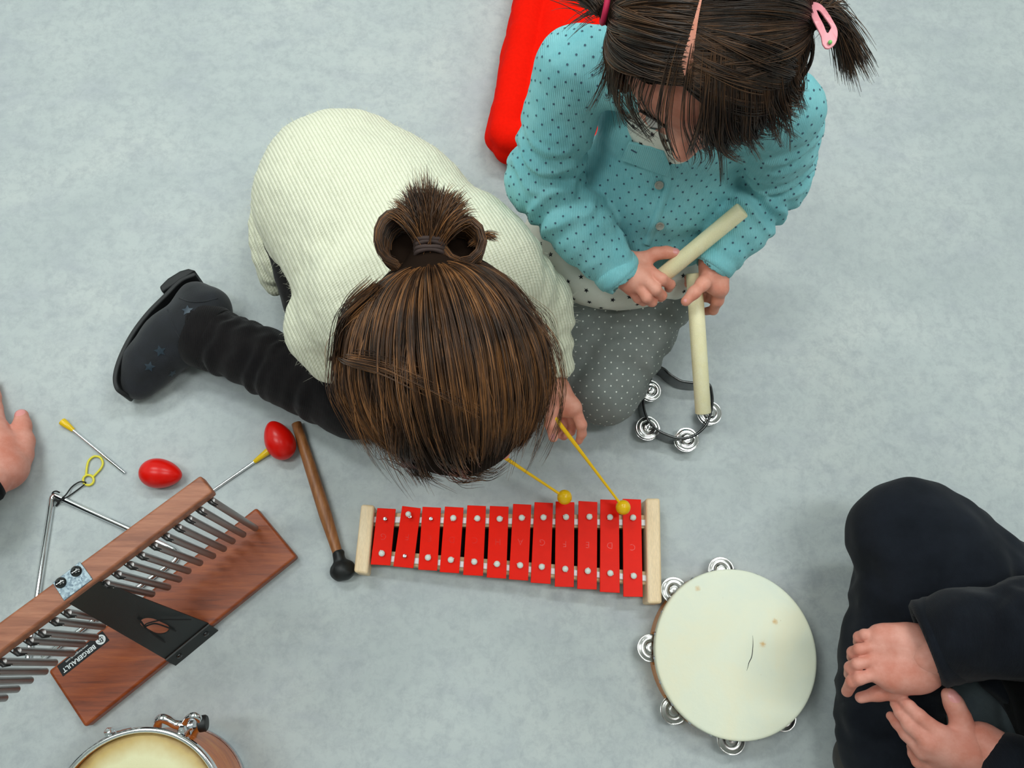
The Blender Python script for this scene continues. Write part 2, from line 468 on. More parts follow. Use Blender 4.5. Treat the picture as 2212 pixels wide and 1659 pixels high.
def strands(paths, r0, r1=None, n=3):
    """paths (N,K,3) -> fine tapering hairs as one quad mesh"""
    N, K, _ = paths.shape
    T = np.gradient(paths, axis=1); T /= np.linalg.norm(T, axis=2, keepdims=True)+1e-9
    up = np.array([.31, .52, .79]); X = np.cross(T, up); X /= np.linalg.norm(X, axis=2, keepdims=True)+1e-9; Y = np.cross(T, X)
    t = np.linspace(0, 1, K)[None, :, None]
    r0 = np.broadcast_to(np.asarray(r0, float).reshape(-1, 1, 1), (N, 1, 1))
    rr = r0*(1-.75*np.clip((t-.6)/.4, 0, 1)**1.5)*np.clip(.5+t*6, 0, 1)
    vs = []
    for k in range(n):
        a = 2*PI*k/n; vs.append(paths+rr*(math.cos(a)*X+math.sin(a)*Y))
    V = np.stack(vs, 2).reshape(N, K*n, 3)
    q = []
    for i in range(K-1):
        for k in range(n):
            l = (k+1) % n; q.append((i*n+k, i*n+l, (i+1)*n+l, (i+1)*n+k))
    q = np.array(q)[None]+(np.arange(N)*K*n)[:, None, None]
    return V.reshape(-1, 3), q.reshape(-1, 4)
def hair_object(name, groups, mat, parent, label=None):
    """groups: list of (paths, radius); one colour number per hair"""
    Vs = []; Fs = []; R = []; o = 0
    for paths, r in groups:
        V, F = strands(paths, r); Vs.append(V); Fs.append(F+o); o += len(V)
        K3 = paths.shape[1]*3; R.append(np.repeat(RNG.random(len(paths)), K3))
    ob = link_mesh(name, np.concatenate(Vs), np.concatenate(Fs), mat, parent, smooth=180, label=label)
    at = ob.data.attributes.new('rnd', 'FLOAT', 'POINT'); at.data.foreach_set('value', np.concatenate(R).astype(np.float32))
    return ob
# ------------------------------------------------------------------ the room
def struct(o): o['kind'] = 'structure'; return o
XA, XB, YA, YB, ZC = -2.6, 2.9, -2.2, 3.2, 2.75
b = MB(); b.box(((XA+XB)/2, (YA+YB)/2, -.03), (XB-XA+.2, YB-YA+.2, .06)); struct(b.build('floor', M['floor'], smooth=0))
b = MB(); b.box(((XA+XB)/2, (YA+YB)/2, ZC+.03), (XB-XA+.2, YB-YA+.2, .06)); struct(b.build('ceiling', M['wall'], smooth=0))
for nm, c, s in (('wall_left', (XA-.05, (YA+YB)/2, ZC/2), (.1, YB-YA+.2, ZC)), ('wall_right', (XB+.05, (YA+YB)/2, ZC/2), (.1, YB-YA+.2, ZC)),
                 ('wall_back', ((XA+XB)/2, YB+.05, ZC/2), (XB-XA, .1, ZC)), ('wall_front', ((XA+XB)/2, YA-.05, ZC/2), (XB-XA, .1, ZC))):
    b = MB(); b.box(c, s); struct(b.build(nm, M['wall'], smooth=0))
for nm, c, s in (('baseboard_left', (XA+.008, (YA+YB)/2, .04), (.016, YB-YA, .08)), ('baseboard_right', (XB-.008, (YA+YB)/2, .04), (.016, YB-YA, .08)),
                 ('baseboard_back', ((XA+XB)/2, YB-.008, .04), (XB-XA-.034, .016, .08)), ('baseboard_front', ((XA+XB)/2, YA+.008, .04), (XB-XA-.034, .016, .08))):
    b = MB(); b.box(c, s); struct(b.build(nm, M['wall2'], smooth=0))
names = ['back left', 'back right', 'front left', 'front right']
for i, (lx, ly) in enumerate(LAMPS):
    r = thing('ceiling_light', (lx, ly, ZC-.08), 'long white ceiling light, the %s one of four' % names[i], 'ceiling light', 'ceiling lights')
    b = MB(); b.box((lx, ly, ZC-.03), (1.2, .34, .058)); b.build('frame', M['wall'], r, smooth=0)
    b = MB(); b.box((lx, ly, ZC-.0665), (1.12, .28, .013)); b.build('diffuser', M['tubeglow'], r, smooth=0)

# ------------------------------------------------------------------ glockenspiel with red bars
ZB = .034
def ctr(*q): return sum(np.array(x) for x in q)/len(q)
g0 = P(1095, 1180, 0)
gl = thing('glockenspiel', g0, 'twelve-bar glockenspiel with red bars and pale wooden end blocks on the floor', 'glockenspiel')
def ublock(px, z0, z1, name, mat, bevel):
    q = [P(u, v, z1) for u, v in px]; lo = [np.array([p[0], p[1], z0]) for p in q]
    b = MB(); b.prism(lo, q); return b.build(name, mat, gl, bevel=bevel, bseg=3, smooth=50)
ublock([(764, 1235.5), (794.5, 1240.5), (809, 1091), (780, 1089)], .0, .040, 'end_block', M['beech'], .0035)
ublock([(1399.5, 1303.8), (1430.5, 1303.8), (1426.3, 1076), (1395.4, 1076)], .0, .040, 'end_block', M['beech'], .0035)
def rail(y0a, y0b, w, z0, z1, name, mat, x0=803, x1=1397, bevel=.001):
    q = [(x0, y0a+w/2), (x1, y0b+w/2), (x1, y0b-w/2), (x0, y0a-w/2)]
    return ublock(q, z0, z1, name, mat, bevel)
rail(1122, 1127, 29, .006, .027, 'rail', M['beech2'])
rail(1202, 1249, 29, .006, .027, 'rail', M['beech2'])
rail(1122, 1129, 13, .0268, .0305, 'felt_strip', M['felt'])
rail(1204, 1249, 13, .0268, .0305, 'felt_strip', M['felt'])
ublock([(800, 1194), (1396, 1238), (1396, 1138), (803, 1132)], .001, .010, 'base_panel', M['black_in'], 0)
BARS = [((815, 1097.3), (854.8, 1099.4), (843, 1221.5), (800.6, 1219.1)), ((868.7, 1092.8), (909, 1097.6), (892.8, 1227.4), (849.4, 1223.3)),
 ((912.7, 1094.4), (952.8, 1096.7), (944.3, 1232.7), (903.3, 1230.5)), ((961, 1094), (1001.6, 1096.4), (991.7, 1238.3), (949.7, 1235.6)),
 ((1009.4, 1091.3), (1050, 1093), (1043.4, 1244), (1000.4, 1241.9)), ((1058.2, 1092.6), (1098.9, 1094.4), (1093.5, 1249.9), (1051.3, 1247.3)),
 ((1108.5, 1088.2), (1147.9, 1090.1), (1140.8, 1254.2), (1099.3, 1251.3)), ((1154.8, 1084.5), (1194.8, 1086.4), (1189.4, 1261.4), (1146.5, 1258.5)),
 ((1200.6, 1083), (1241, 1084.9), (1239.7, 1268.1), (1198.6, 1267.2)), ((1249.8, 1082), (1290.6, 1084.3), (1289.3, 1273.5), (1247, 1272)),
 ((1297, 1078.7), (1337, 1080), (1338.9, 1280.7), (1296, 1278.4)), ((1345.2, 1077.2), (1384.8, 1079), (1388.6, 1289.4), (1346.8, 1288.8))]
C4 = lambda x, y: (740+x*.18083, 1000+y*.18083)
C5 = lambda x, y: (1080+x*.19286, 1000+y*.19286)
TOPP = [('n', C4(508, 670)), ('b', C4(785, 612)), ('n', C4(1055, 668)), ('b', C4(1323, 658)), ('b', C4(1610, 662)), ('b', C4(1876, 668)),
        ('b', C4(2140, 655)), ('b', C5(487, 610)), ('b', C5(740, 606)), ('b', C5(1002, 603)), ('b', C5(1233, 607)), ('b', C5(1492, 612))]
BOTP = [('b', C4(468, 1080)), ('n', C4(742, 1113)), ('b', C4(1020, 1130)), ('b', C4(1293, 1157)), ('b', C4(1573, 1180)), ('b', C4(1845, 1207)),
        ('b', C4(2121, 1222)), ('b', C5(468, 1163)), ('b', C5(731, 1187)), ('b', C5(984, 1210)), ('b', C5(1236, 1235)), ('b', C5(1498, 1265))]
for i, q in enumerate(BARS):
    tl, tr, br, bl = [P(u, v, ZB) for u, v in q]
    b = MB(); lo = [p-np.array([0, 0, .003]) for p in (bl, br, tr, tl)]
    b.prism(lo, [bl, br, tr, tl]); bar = b.build('bar', M['redbar'], gl, bevel=.0005, smooth=50)
    yd = nrm((bl+br)-(tl+tr)); xd = nrm((tl+bl)-(tr+br))
    t = MB(); t.text('GFEDCHAGFEDC'[i], .013, (tl+tr+br+bl)/4+np.array([0, 0, .0001]), xd, yd, .00025, bold=-.0002)
    t.build('stamped_letter', M['redstamp'], bar, smooth=0)
    for kd, (u, v) in (TOPP[i], BOTP[i]):
        p = P(u, v, ZB+.003); b = MB()
        if kd == 'b':
            if i == 1:
                c = P(u, v, ZB+.010); b.ball(c, .0042, 18, d=(.3, .5, .8)); b.tube([c+np.array([-.001, 0, 0]), c+np.array([.003, .002, -.002])], .0012, 6)
                b.build('pin_cap', M['white_plastic'], gl, smooth=60, label='white cap knocked crooked off its nail')
                b = MB(); e = P(*C4(805, 643), ZB+.003); b.tube([e*[1, 1, 0]+[0, 0, .02], e+[0, 0, .003]], .0014, 8); b.lathe([(.0026, 0), (.0026, .0008), (.001, .0012)], e+[0, 0, .003], n=12)
                b.build('nail', M['steel'], gl)
            else:
                b.ball(p, .0046, 20, st=.8); a = random.uniform(0, 6.28); rr = np.array([math.cos(a), math.sin(a), 0])
                b.tube([p+rr*.003, p+rr*.0051], .0007, 6); b.lathe([(.0016, -.018), (.0016, 0)], p, n=8)
                b.build('pin_cap', M['white_plastic'], gl, smooth=60)
        else:
            b.tube([p*[1, 1, 0]+[0, 0, .02], p+[0, 0, .001]], .0014, 8); b.lathe([(.0027, .0), (.0027, .0008), (.0012, .0014), (.0001, .0012)], p+[0, 0, .001], n=14)
            b.build('nail', M['steel'], gl)

# ------------------------------------------------------------------ yellow mallets
def mallet(head, tail, tip_z, tail_z, label):
    h = P(*head, tip_z); t = P(*tail, tail_z); d = nrm(t-h)
    r = thing('glockenspiel_mallet', h-[0, 0, .012], label, 'mallet', 'yellow plastic mallets')
    b = MB(); b.ball(h, .0108, 26, d=np.cross(d, (0, 0, 1)), st=1.0); b.lathe([(.0108, -.0004), (.0109, .0004)], h, np.cross(d, (0, 0, 1)), 26); b.build('mallet_head', M['mallet'], r, smooth=80)
    b = MB(); L = np.linalg.norm(t-h); b.tube([h+d*.009, h+d*.02, h+d*L*.45, h+d*L*.8, t], [.0021, .0019, .0022, .0031, .0033], 12)
    b.ball(t, .0034, 12); b.build('shaft', M['mallet'], r, smooth=60)
    return h, t
MA_H, MA_T = mallet((1219.5, 1074), (1040, 955), .070, .115, 'yellow mallet over the ninth red bar, its shaft going under the brown hair')
MB_H, MB_T = mallet((1346, 1096), (1201, 905), .066, .125, 'yellow mallet held in the small hand, its head over the longest red bars')

# ------------------------------------------------------------------ egg shakers
def egg(c, ax, z, label):
    c = P(*c, z); r = .0212; n = 40; L = .062
    prof = []
    for i in range(33):
        t = PI*i/32; x = -math.cos(t); rr = math.sin(t)*(1-.17*x-.04*x*x); prof.append((max(r*rr*1.02, 1e-7), x*L/2))
    b = MB(); b.lathe(prof, c, ax, 40)
    o = b.build('egg_shaker', M['egg'], smooth=180); tag(o, label, 'egg shaker', 'red egg shakers')
    b = MB(); b.lathe([(.02145, -.0004), (.02168, 0), (.02145, .0004)], c-nrm(ax)*.0055, ax, 40)
    b.build('seam', M['egg'], o, smooth=60)
egg((347, 1023), (1, -.10, .0), .0212, 'red egg shaker lying alone between the loose beater and the chime bar')
egg((603, 951), (-.42, .80, .22), .0225, 'red egg shaker leaning on a yellow beater cap beside the wooden stick')

# ------------------------------------------------------------------ triangle, its cord and clip, two beaters
def beater(a, m, e, label, z=.004):
    A, Mm, E = P(*a, z+.0025), P(*m, z), P(*e, z-.0015)
    r = thing('triangle_beater', A*[1, 1, 0], label, 'beater', 'triangle beaters with yellow caps')
    b = MB(); d = nrm(Mm-A); b.tube([A, A+d*.002, Mm-d*.001, Mm], [.0056, .006, .0032, .0026], 18); b.build('cap', M['yellow'], r, smooth=50)
    b = MB(); b.tube([Mm-d*.004, E], .0023, 14); b.build('rod', M['chrome'], r, smooth=50)
beater((134, 910), (159, 930), (270, 1022), 'triangle beater with a yellow cap lying free near the bare hand')
beater((588, 968), (549, 998), (445, 1070), 'triangle beater with a yellow cap half under a red egg and the wooden beam')
tz = .0045
tp = [P(62, 1412, tz), P(80, 1290, tz), P(111, 1085, tz)]
cA = P(113, 1069, tz)
arc1 = [tp[-1], cA+(P(112, 1080, tz)-cA)*.6, P(118, 1069, tz), P(128, 1075, tz)]
path = [P(60, 1424, tz)]+[P(62, 1412, tz), P(80, 1290, tz), P(111, 1086, tz), P(112.5, 1076, tz), P(119, 1070, tz), P(130, 1075, tz), P(200, 1107, tz), P(360, 1179, tz),
        P(376, 1188, tz), P(383, 1199, tz), P(377, 1211, tz), P(362, 1222, tz), P(250, 1304, tz), P(92, 1420, tz)]
tri = thing('triangle', P(160, 1230, 0), 'chrome steel triangle lying under the chime bar', 'triangle')
pp = [path[0], path[1], path[2], path[3]]+bez(path[3:8], 6)[1:-1]+[path[8]]+bez(path[8:13], 6)[1:-1]+[path[13], path[14]]
b = MB(); b.tube(pp, .0041, 16); b.build('rod', M['chrome'], tri, smooth=60)
cl = thing('triangle_clip', P(197, 1015, 0), 'yellow plastic clip loop tied to the corner of the triangle', 'clip')
b = MB()
ring = [P(191+11.5*math.cos(a), 1037+11*math.sin(a), .003) for a in np.linspace(0, 2*PI, 25)[:-1]]
b.tube(ring, .0018, 8, closed=True)
lp = bez([P(186, 1026, .003), P(188, 1008, .003), P(192, 995, .003), P(203, 986, .003), P(216, 988, .003), P(222, 999, .003), P(219, 1010, .003), P(209, 1022, .003), P(200, 1031, .003)], 6)
b.tube(lp, .0017, 8); b.build('loop', M['yellow2'], cl, smooth=60)
b = MB()
b.tube(bez([P(186, 1042, .006), P(172, 1041, .005), P(155, 1052, .003), P(143, 1068, .006), P(132, 1078, .0105), P(122, 1090, .003)], 6), .0010, 7)
b.tube(bez([P(186, 1044, .004), P(165, 1060, .0025), P(148, 1072, .0035), P(135, 1079, .010), P(124, 1085, .006)], 6), .0010, 7)
b.tube(bez([P(112, 1072, .003), P(114, 1064, .007), P(121, 1061, .0095), P(129, 1064, .006)], 6), .0011, 7)
b.tube(bez([P(120, 1080, .0035), P(127, 1085, .004), P(124, 1090, .003), P(121, 1093, .002)], 6), .0014, 7)
b.build('cord', M['cord'], cl, smooth=60)

# ------------------------------------------------------------------ chime bar instrument
def padauk(name, ang, cols):
    return wood(name, cols, (.9, 11, 11), .42, (0, 0, ang), 10, bump=.0001, fine=55)
WD = [rgb(104, 46, 26), rgb(150, 74, 42), rgb(176, 92, 54)]
ba = P(103, 1450, .022); bb = P(553, 1096, .022); angB = math.atan2(bb[1]-ba[1], bb[0]-ba[0])
M['base_wood'] = padauk('reddish_base_wood', -angB, [rgb(106, 44, 16), rgb(152, 70, 28), rgb(178, 90, 38)])
ZT = .258
ta = P(0, 1341, ZT); tb = P(430, 1020, ZT); angT = math.atan2(tb[1]-ta[1], tb[0]-ta[0])
M['beam_wood'] = padauk('reddish_beam_wood', -angT, [rgb(126, 70, 46), rgb(164, 100, 70), rgb(186, 122, 90)])
ch = thing('bar_chimes', P(370, 1330, 0), 'table bar chimes with a reddish wooden base board, a raised beam and hanging metal tubes', 'bar chimes')
b = MB(); q = [P(u, v, .022) for u, v in ((103, 1450), (183, 1572), (641, 1202), (553, 1096))]
lo = [np.array([p[0], p[1], 0.0005]) for p in q]; b.prism(lo, q); base = b.build('base_board', M['base_wood'], ch, bevel=.004, bseg=4, smooth=50)
TU = nrm(tb-ta); TV = np.array([TU[1], -TU[0], 0])      # along the beam, and across it toward the chimes
e0 = ta-TU*.085; e1 = P(428, 1021, ZT); wb = np.dot(P(463, 1057, ZT)-P(430, 1021, ZT), TV); wb = max(wb, .03)
b = MB()
q = [e0, e0+TV*wb, e1+TV*wb+TU*.0, e1+TV*.004]
b.prism([p-[0, 0, .020] for p in q], q); b.build('beam', M['beam_wood'], ch, bevel=.003, bseg=4, smooth=50)
# chimes
C3 = lambda x, y: (240+x*.25316, 880+y*.25316)
C2 = lambda x, y: (x*.27668, 1200+y*.27668)
RG = [((885, 812), (1190, 1030)), ((793, 893), (1095, 1080)), ((693, 963), (1020, 1110)), ((605, 1038), (950, 1160)), ((505, 1112), (855, 1225)),
      ((402, 1190), (745, 1290)), ((295, 1272), (640, 1370)), ((203, 1353), (560, 1440)), ((98, 1432), (470, 1490)), ((0, 1510), (335, 1565))]
LG = [((572, 452), (850, 505)), ((475, 515), (790, 540)), ((375, 605), (730, 600)), ((280, 665), (630, 655)), ((185, 745), (545, 715)), ((72, 828), (410, 800)), ((-25, 905), (340, 865)), ((-120, 980), (225, 930)),
      ((-215, 1055), (120, 1000)), ((-312, 1130), (20, 1070))]
ctop = [C3(*a) for a, _ in RG]+[C2(*a) for a, _ in LG]; cbot = [C3(*c) for _, c in RG]+[C2(*c) for _, c in LG]
for a, c in zip(ctop, cbot):
    zt = .222; p = P(*a, zt)
    # put every tube on one line under the beam edge
    s = np.dot(p-ta, TU); off = wb+.004
    best = None
    for zz in np.arange(-.02, .2, .002):
        e = np.hypot(*(np.array(toPX((p[0], p[1], zz)))-np.array(c)))
        if best is None or e < best[0]: best = (e, zz)
    zb = max(best[1], .028); lean = TV*.0
    tp_ = np.array([p[0], p[1], zt+.015]); bt = np.array([p[0], p[1], zb])+TV*.002
    b = MB(); b.lathe([(.0001, .0002), (.0036, .0002), (.0046, -.0006), (.0046, zb-tp_[2]), (.0037, zb-tp_[2]), (.0037, zb-tp_[2]+.004), (.0001, zb-tp_[2]+.004)], tp_, (0, 0, 1), 18)
    b.v = [tuple(np.array(v)+TV*.006*(tp_[2]-v[2])/(.2)) for v in b.v]
    chime = b.build('chime_tube', M['alu'], ch, smooth=40)
    h = tp_-[0, 0, .015]
    up = h+[0, 0, .018]-TV*.012
    b = MB(); rim_ = tp_+TV*.0054+[0, 0, .0008]; bm_ = tp_-TV*.010+[0, 0, .006]
    b.tube([h+TV*.0047-TU*.001, rim_-TU*.002, bm_-TU*.006, bm_-TV*.004-TU*.008+[0, 0, .003]], .0008, 6)
    b.tube([h+TV*.0047+TU*.001, rim_+TU*.001, bm_-TU*.001, bm_-TV*.004-TU*.002+[0, 0, .003]], .0008, 6)
    b.build('cord', M['cord'], chime)
    b = MB(); b.ball(h+TV*.0046, .0011, 8); b.build('eyelet', M['alu_end'], chime)
# bracket and plate
k0 = P(113, 1259, ZT+.0015); k1 = P(172, 1213, ZT+.0015); k2 = P(200, 1251, ZT+.0015); k3 = P(138, 1298, ZT+.0015)
b = MB(); b.prism([p-[0, 0, .0018] for p in (k0, k3, k2, k1)], (k0, k3, k2, k1)); br = b.build('beam_clamp', M['galv'], ch, bevel=.0005)
for u, v in ((165, 1234), (131.5, 1258.7)):
    p = P(u, v, ZT+.0015); b = MB(); b.lathe([(.0062, 0), (.0062, .0012), (.0048, .0028), (.0022, .0034), (.0021, .0015), (.0001, .0015)], p, n=24)
    b.box(p+[0, 0, .0030], (.0085, .0012, .0006), .6); b.build('screw', M['black_gloss'], br, smooth=50)
l0 = P(357, 1424, .023); l1 = P(451, 1347, .023)
b = MB(); n_ = nrm(np.cross(k2-k3, l1-k2)); n_ = n_ if n_[2] > 0 else -n_
kk3 = k3-[0, 0, .0015]; kk2 = k2-[0, 0, .0015]
def PL(s, t): return (kk3*(1-s)+kk2*s)*(1-t)+(l0*(1-s)+l1*s)*t
hole = [(.5+.14*math.cos(a), .66+.085*math.sin(a)+(.045 if math.sin(a) > 0 else -.045)) for a in np.linspace(0, 2*PI, 25)[:-1]]
outer = []
for s, t in hole:
    ds, dt = s-.5, t-.66
    k = min(.5/abs(ds) if ds else 9, ((1-.66) if dt > 0 else .66)/abs(dt) if dt else 9); outer.append((.5+ds*k, .66+dt*k))
# make sure the corners are in the outline
for cs in ((0, 0), (1, 0), (1, 1), (0, 1)):
    j = min(range(24), key=lambda i: (outer[i][0]-cs[0])**2*.3+(outer[i][1]-cs[1])**2); outer[j] = cs
vs = [PL(*q) for q in outer]+[PL(*q) for q in hole]; vs += [v-n_*.0018 for v in vs]
fs = []
for i in range(24):
    j = (i+1) % 24
    fs += [(i, j, 24+j, 24+i), (48+i, 72+i, 72+j, 48+j), (i, 48+i, 48+j, j), (24+i, 24+j, 72+j, 72+i)]
b.add(vs, fs)
plate = b.build('support_plate', M['black_satin'], ch, smooth=30)
FV = nrm(np.array([(l1-l0)[1], -(l1-l0)[0], 0])); 
q0, q1 = l0+FV*.0005, l1+FV*.0005
b = MB(); b.prism([q0+FV*.0115-[0, 0, .0225], q0+FV*.010-[0, 0, .0225], q1+FV*.010-[0, 0, .0225], q1+FV*.0115-[0, 0, .0225]], [q0+FV*.002+[0, 0, .001], q0+[0, 0, .001], q1+[0, 0, .001], q1+FV*.002+[0, 0, .001]])
b.v = [tuple(v) for v in b.v]; b.build('flange', M['black_satin'], plate, smooth=30)
for u, v in ((460.6, 1360), (391.5, 1416)):
    p = l0+(l1-l0)*(.82 if u > 430 else .2)-[0, 0, .010]+FV*.0045; b = MB(); b.lathe([(.0042, 0), (.0042, .001), (.0034, .0022), (.0012, .0028), (.0001, .002)], p+FV*.002, nrm(FV+np.array([0, 0, .4])), 20); b.build('screw', M['black_gloss'], plate, smooth=50)
b = MB()
hp = PL(.42, .58)+n_*.003
b.tube(bez([hp, PL(.55, .54)+n_*.008, PL(.75, .62)+n_*.006, PL(.86, .72)+n_*.004, PL(1.0, .80)+n_*.006], 6), .0009, 6)
b.tube(bez([hp, PL(.6, .60)+n_*.006, PL(.62, .72)+n_*.004, PL(.60, .82)+n_*.002], 6), .0011, 6)
b.tube(bez([PL(.36, .66)+n_*.002, PL(.33, .74)+n_*.003, PL(.30, .84)+n_*.002], 6), .0011, 6)
b.tube(bez([PL(.5, .50)+n_*.001, PL(.42, .58)+n_*.006, PL(.36, .66)+n_*.001], 6), .0013, 6)
b.build('knotted_cord', M['cord'], ch)
# maker's sticker
sq = [P(u, v, .0224) for u, v in ((123, 1439), (136, 1461.5), (236.5, 1383), (221, 1363))]
b = MB(); b.prism([p-[0, 0, .0003] for p in sq], sq); stk = b.build('sticker', M['black_in'], base, smooth=0)
c_ = sum(sq)/4; xd = nrm((sq[0]+sq[1])-(sq[2]+sq[3])); yd = np.cross((0, 0, 1), xd)
L_ = np.linalg.norm((sq[0]+sq[1])-(sq[2]+sq[3]))/2; W_ = np.linalg.norm(sq[0]-sq[1])
b = MB(); b.text('BERGERAULT', W_*.50, c_+xd*L_*.105+yd*W_*.13+[0, 0, .0001], xd, yd, .00012, bold=.0002)
b.text('www.bergerault.com', W_*.24, c_+xd*L_*.09-yd*W_*.30+[0, 0, .0001], xd, yd, .0001)
lc = c_-xd*L_*.385+[0, 0, .0001]; b.lathe([(W_*.40, 0), (W_*.40, .0002)], lc, n=32)
b.build('lettering', M['felt'], stk, smooth=0)
b = MB(); b.text('B', W_*.62, lc+[0, 0, .0003], nrm(xd-yd*.25), yd, .0001); b.tube(bez([lc+xd*W_*.3+yd*W_*.05+[0, 0, .0003], lc+yd*W_*.2+[0, 0, .0003], lc-xd*W_*.25-yd*W_*.12+[0, 0, .0003], lc+xd*W_*.1-yd*W_*.25+[0, 0, .0003]], 6), .0003, 5)
b.build('emblem', M['black_in'], stk, smooth=0)

# ------------------------------------------------------------------ wooden drum stick with rubber head
ms = thing('drum_mallet', P(700, 1060, 0), 'wooden stick with a black rubber head next to the glockenspiel', 'drum mallet')
M['stick_wood'] = wood('oiled_beech_stick', [rgb(122, 72, 38), rgb(160, 102, 58), rgb(182, 122, 72)], (18, 1.2, 18), .4, (0, 0, -.32), 9, bump=.0001)
A = P(640, 914, .010); B_ = P(732, 1203, .016); d = nrm(B_-A)
b = MB(); b.tube([A, A+d*.0008, A+(B_-A)*.35, A+(B_-A)*.7, B_], [.0068, .0076, .0088, .0094, .0070], 20); b.build('stick', M['stick_wood'], ms, smooth=50)
R0 = P(739, 1232, .018)
s = SDF(.0009, .004); d2 = nrm(R0-B_)
s.cone(B_-d2*.003, B_+d2*.006, .0092, .0098); s.ell(R0, (.0168, .0155, .0168)); s.cone(R0, R0+np.array([.006, .001, 0]), .013, .013)
s.noise(.0012, 110, 3); V, Q = s.mesh(); link_mesh('rubber_head', V, Q, M['rubber'], ms, 180)

# ------------------------------------------------------------------ jingles
def jingle(c, r, nd=(0, 0, 1)):
    """one cupped jingle disc"""
    b = MB(); b.lathe([(r*.10, .0030), (r*.30, .0036), (r*.42, .0028), (r*.48, .0010), (r*.62, .0020), (r*.80, .0016), (r*.93, .0002), (r, .0006), (r, .0001), (r*.93, -.0004), (r*.80, .001), (r*.62, .0014), (r*.48, .0004), (r*.3, .003), (r*.10, .0024)], c, nd, 40)
    return b
# ------------------------------------------------------------------ skin tambourine
t0 = P(1591, 1410, .050); RT = np.linalg.norm(P(1765, 1410, .05)-P(1417, 1410, .05))/2
tm = thing('tambourine', t0*[1, 1, 0], 'round tambourine with a cream skin head lying on the floor', 'tambourine')
def drumskin():
    t = NT('calf_skin'); v = t.co()
    f = t.noise(v, 9, 6, .6, .4)
    c = t.ramp(f, [(.3, rgb(240, 234, 204)), (.5, rgb(234, 235, 212)), (.7, rgb(226, 231, 214))])
    # three small orange stains and soft patches
    for (u, vv, r_) in ((1340+1205*.2773, 1180+588*.2773, .0040), (1340+603*.2773, 1180+328*.2773, .0020), (1340+1110*.2773, 1180+760*.2773, .004)):
        p = P(u, vv, .05)-t0*[1, 1, 0]
        vm = t.node('ShaderNodeVectorMath', operation='DISTANCE'); t.l.new(v, vm.inputs[0]); vm.inputs[1].default_value = tuple(p)
        n2 = t.node('ShaderNodeMath', operation='ADD'); t.l.new(vm.outputs['Value'], n2.inputs[0])
        n3 = t.node('ShaderNodeMath', operation='MULTIPLY'); t.l.new(t.noise(v, 300, 2), n3.inputs[0]); n3.inputs[1].default_value = .006; t.l.new(n3.outputs[0], n2.inputs[1])
        c = t.mix(t.ramp(n2.outputs[0], [(r_*.6+.002, (.75, .75, .75, 1)), (r_+.004, (0, 0, 0, 1))]), c, rgb(214, 164, 84))
    vo = t.noise(v, 260, 2)
    c = t.mix(t.ramp(vo, [(.74, (0, 0, 0, 1)), (.78, (.5, .5, .5, 1))]), c, rgb(170, 150, 110))
    t.set(color=c, rough=.48, sss=.0); t.bump(t.noise(v, 60, 4), .0004)
    return t.m
M['skin_head'] = drumskin()
M['orange_wood'] = wood('orange_lacquered_wood', [rgb(196, 112, 46), rgb(222, 144, 74), rgb(234, 166, 98)], (6, 6, 22), .35, ns=6, coat=.2)
# frame ring with slots left open for the jingles: two hoops joined by posts
b = MB()
b.lathe([(RT-.006, .0335), (RT-.0015, .0335), (RT-.0015, .049), (RT-.006, .049)], t0*[1, 1, 0], n=96, closed=True)
b.lathe([(RT-.006, .001), (RT-.0015, .001), (RT-.0015, .0145), (RT-.006, .0145)], t0*[1, 1, 0], n=96, closed=True)
JP = [(1556, 1219), (1453, 1272), (1395, 1399), (1457, 1533), (1580, 1600), (1701, 1563)]
ja = []
for u, v in JP:
    q = P(u, v, .024)-t0; ja.append(math.atan2(q[1], q[0]))
jh = [-.25, .45, 1.1]; ja += jh
JA = sorted(ja)
for i, a in enumerate(JA):
    a2 = JA[(i+1) % len(JA)]+(2*PI if i == len(JA)-1 else 0)
    s0, s1 = a+.20, a2-.20
    n = max(2, int((s1-s0)/.06)); vs = []
    for k in range(n+1):
        t = s0+(s1-s0)*k/n; e = np.array([math.cos(t), math.sin(t), 0]); c0 = t0*[1, 1, 0]
        vs += [c0+e*(RT-.006)+[0, 0, .013], c0+e*(RT-.0015)+[0, 0, .013], c0+e*(RT-.0015)+[0, 0, .035], c0+e*(RT-.006)+[0, 0, .035]]
    fs = [(0, 1, 2, 3), (4*n+3, 4*n+2, 4*n+1, 4*n)]
    for k in range(n):
        for l in range(4): fs.append((4*k+l, 4*k+(l+1) % 4, 4*k+4+(l+1) % 4, 4*k+4+l))
    b.add(vs, fs)
b.build('frame', M['orange_wood'], tm, smooth=40)
b = MB(); b.lathe([(1e-6, .0497), (RT*.5, .0498), (RT-.004, .0500), (RT-.0015, .0497), (RT, .0485), (RT+.0003, .046), (RT+.0003, .037), (RT-.0008, .036), (RT-.0008, .0478), (RT-.004, .0490), (1e-6, .0487)], t0*[1, 1, 0], n=128)
hd = b.build('skin_head', M['skin_head'], tm, smooth=60)
b = MB(); K6 = lambda x, y: P(1340+x*.27728, 1180+y*.27728, .0500)
cp = bez([K6(1030, 695), K6(1034, 745), K6(1031, 800), K6(1023, 862), K6(1003, 905), K6(994, 940), K6(985, 970)], 5)
b.tube(cp, [.0001+.00042*math.sin(PI*i/(len(cp)-1)) for i in range(len(cp))], 6, flat=.4); b.build('crack', M['black_in'], hd, label='thin dark crack in the skin')
for i in range(22):
    a = i*2*PI/22+.06; e = np.array([math.cos(a), math.sin(a), 0]); b = MB()
    b.lathe([(.0029, 0), (.0027, .0008), (.0015, .0016), (.0001, .0019)], t0*[1, 1, 0]+e*(RT+.0001)+[0, 0, .0415], e, 12); b.build('tack', M['steel'], tm, smooth=60)
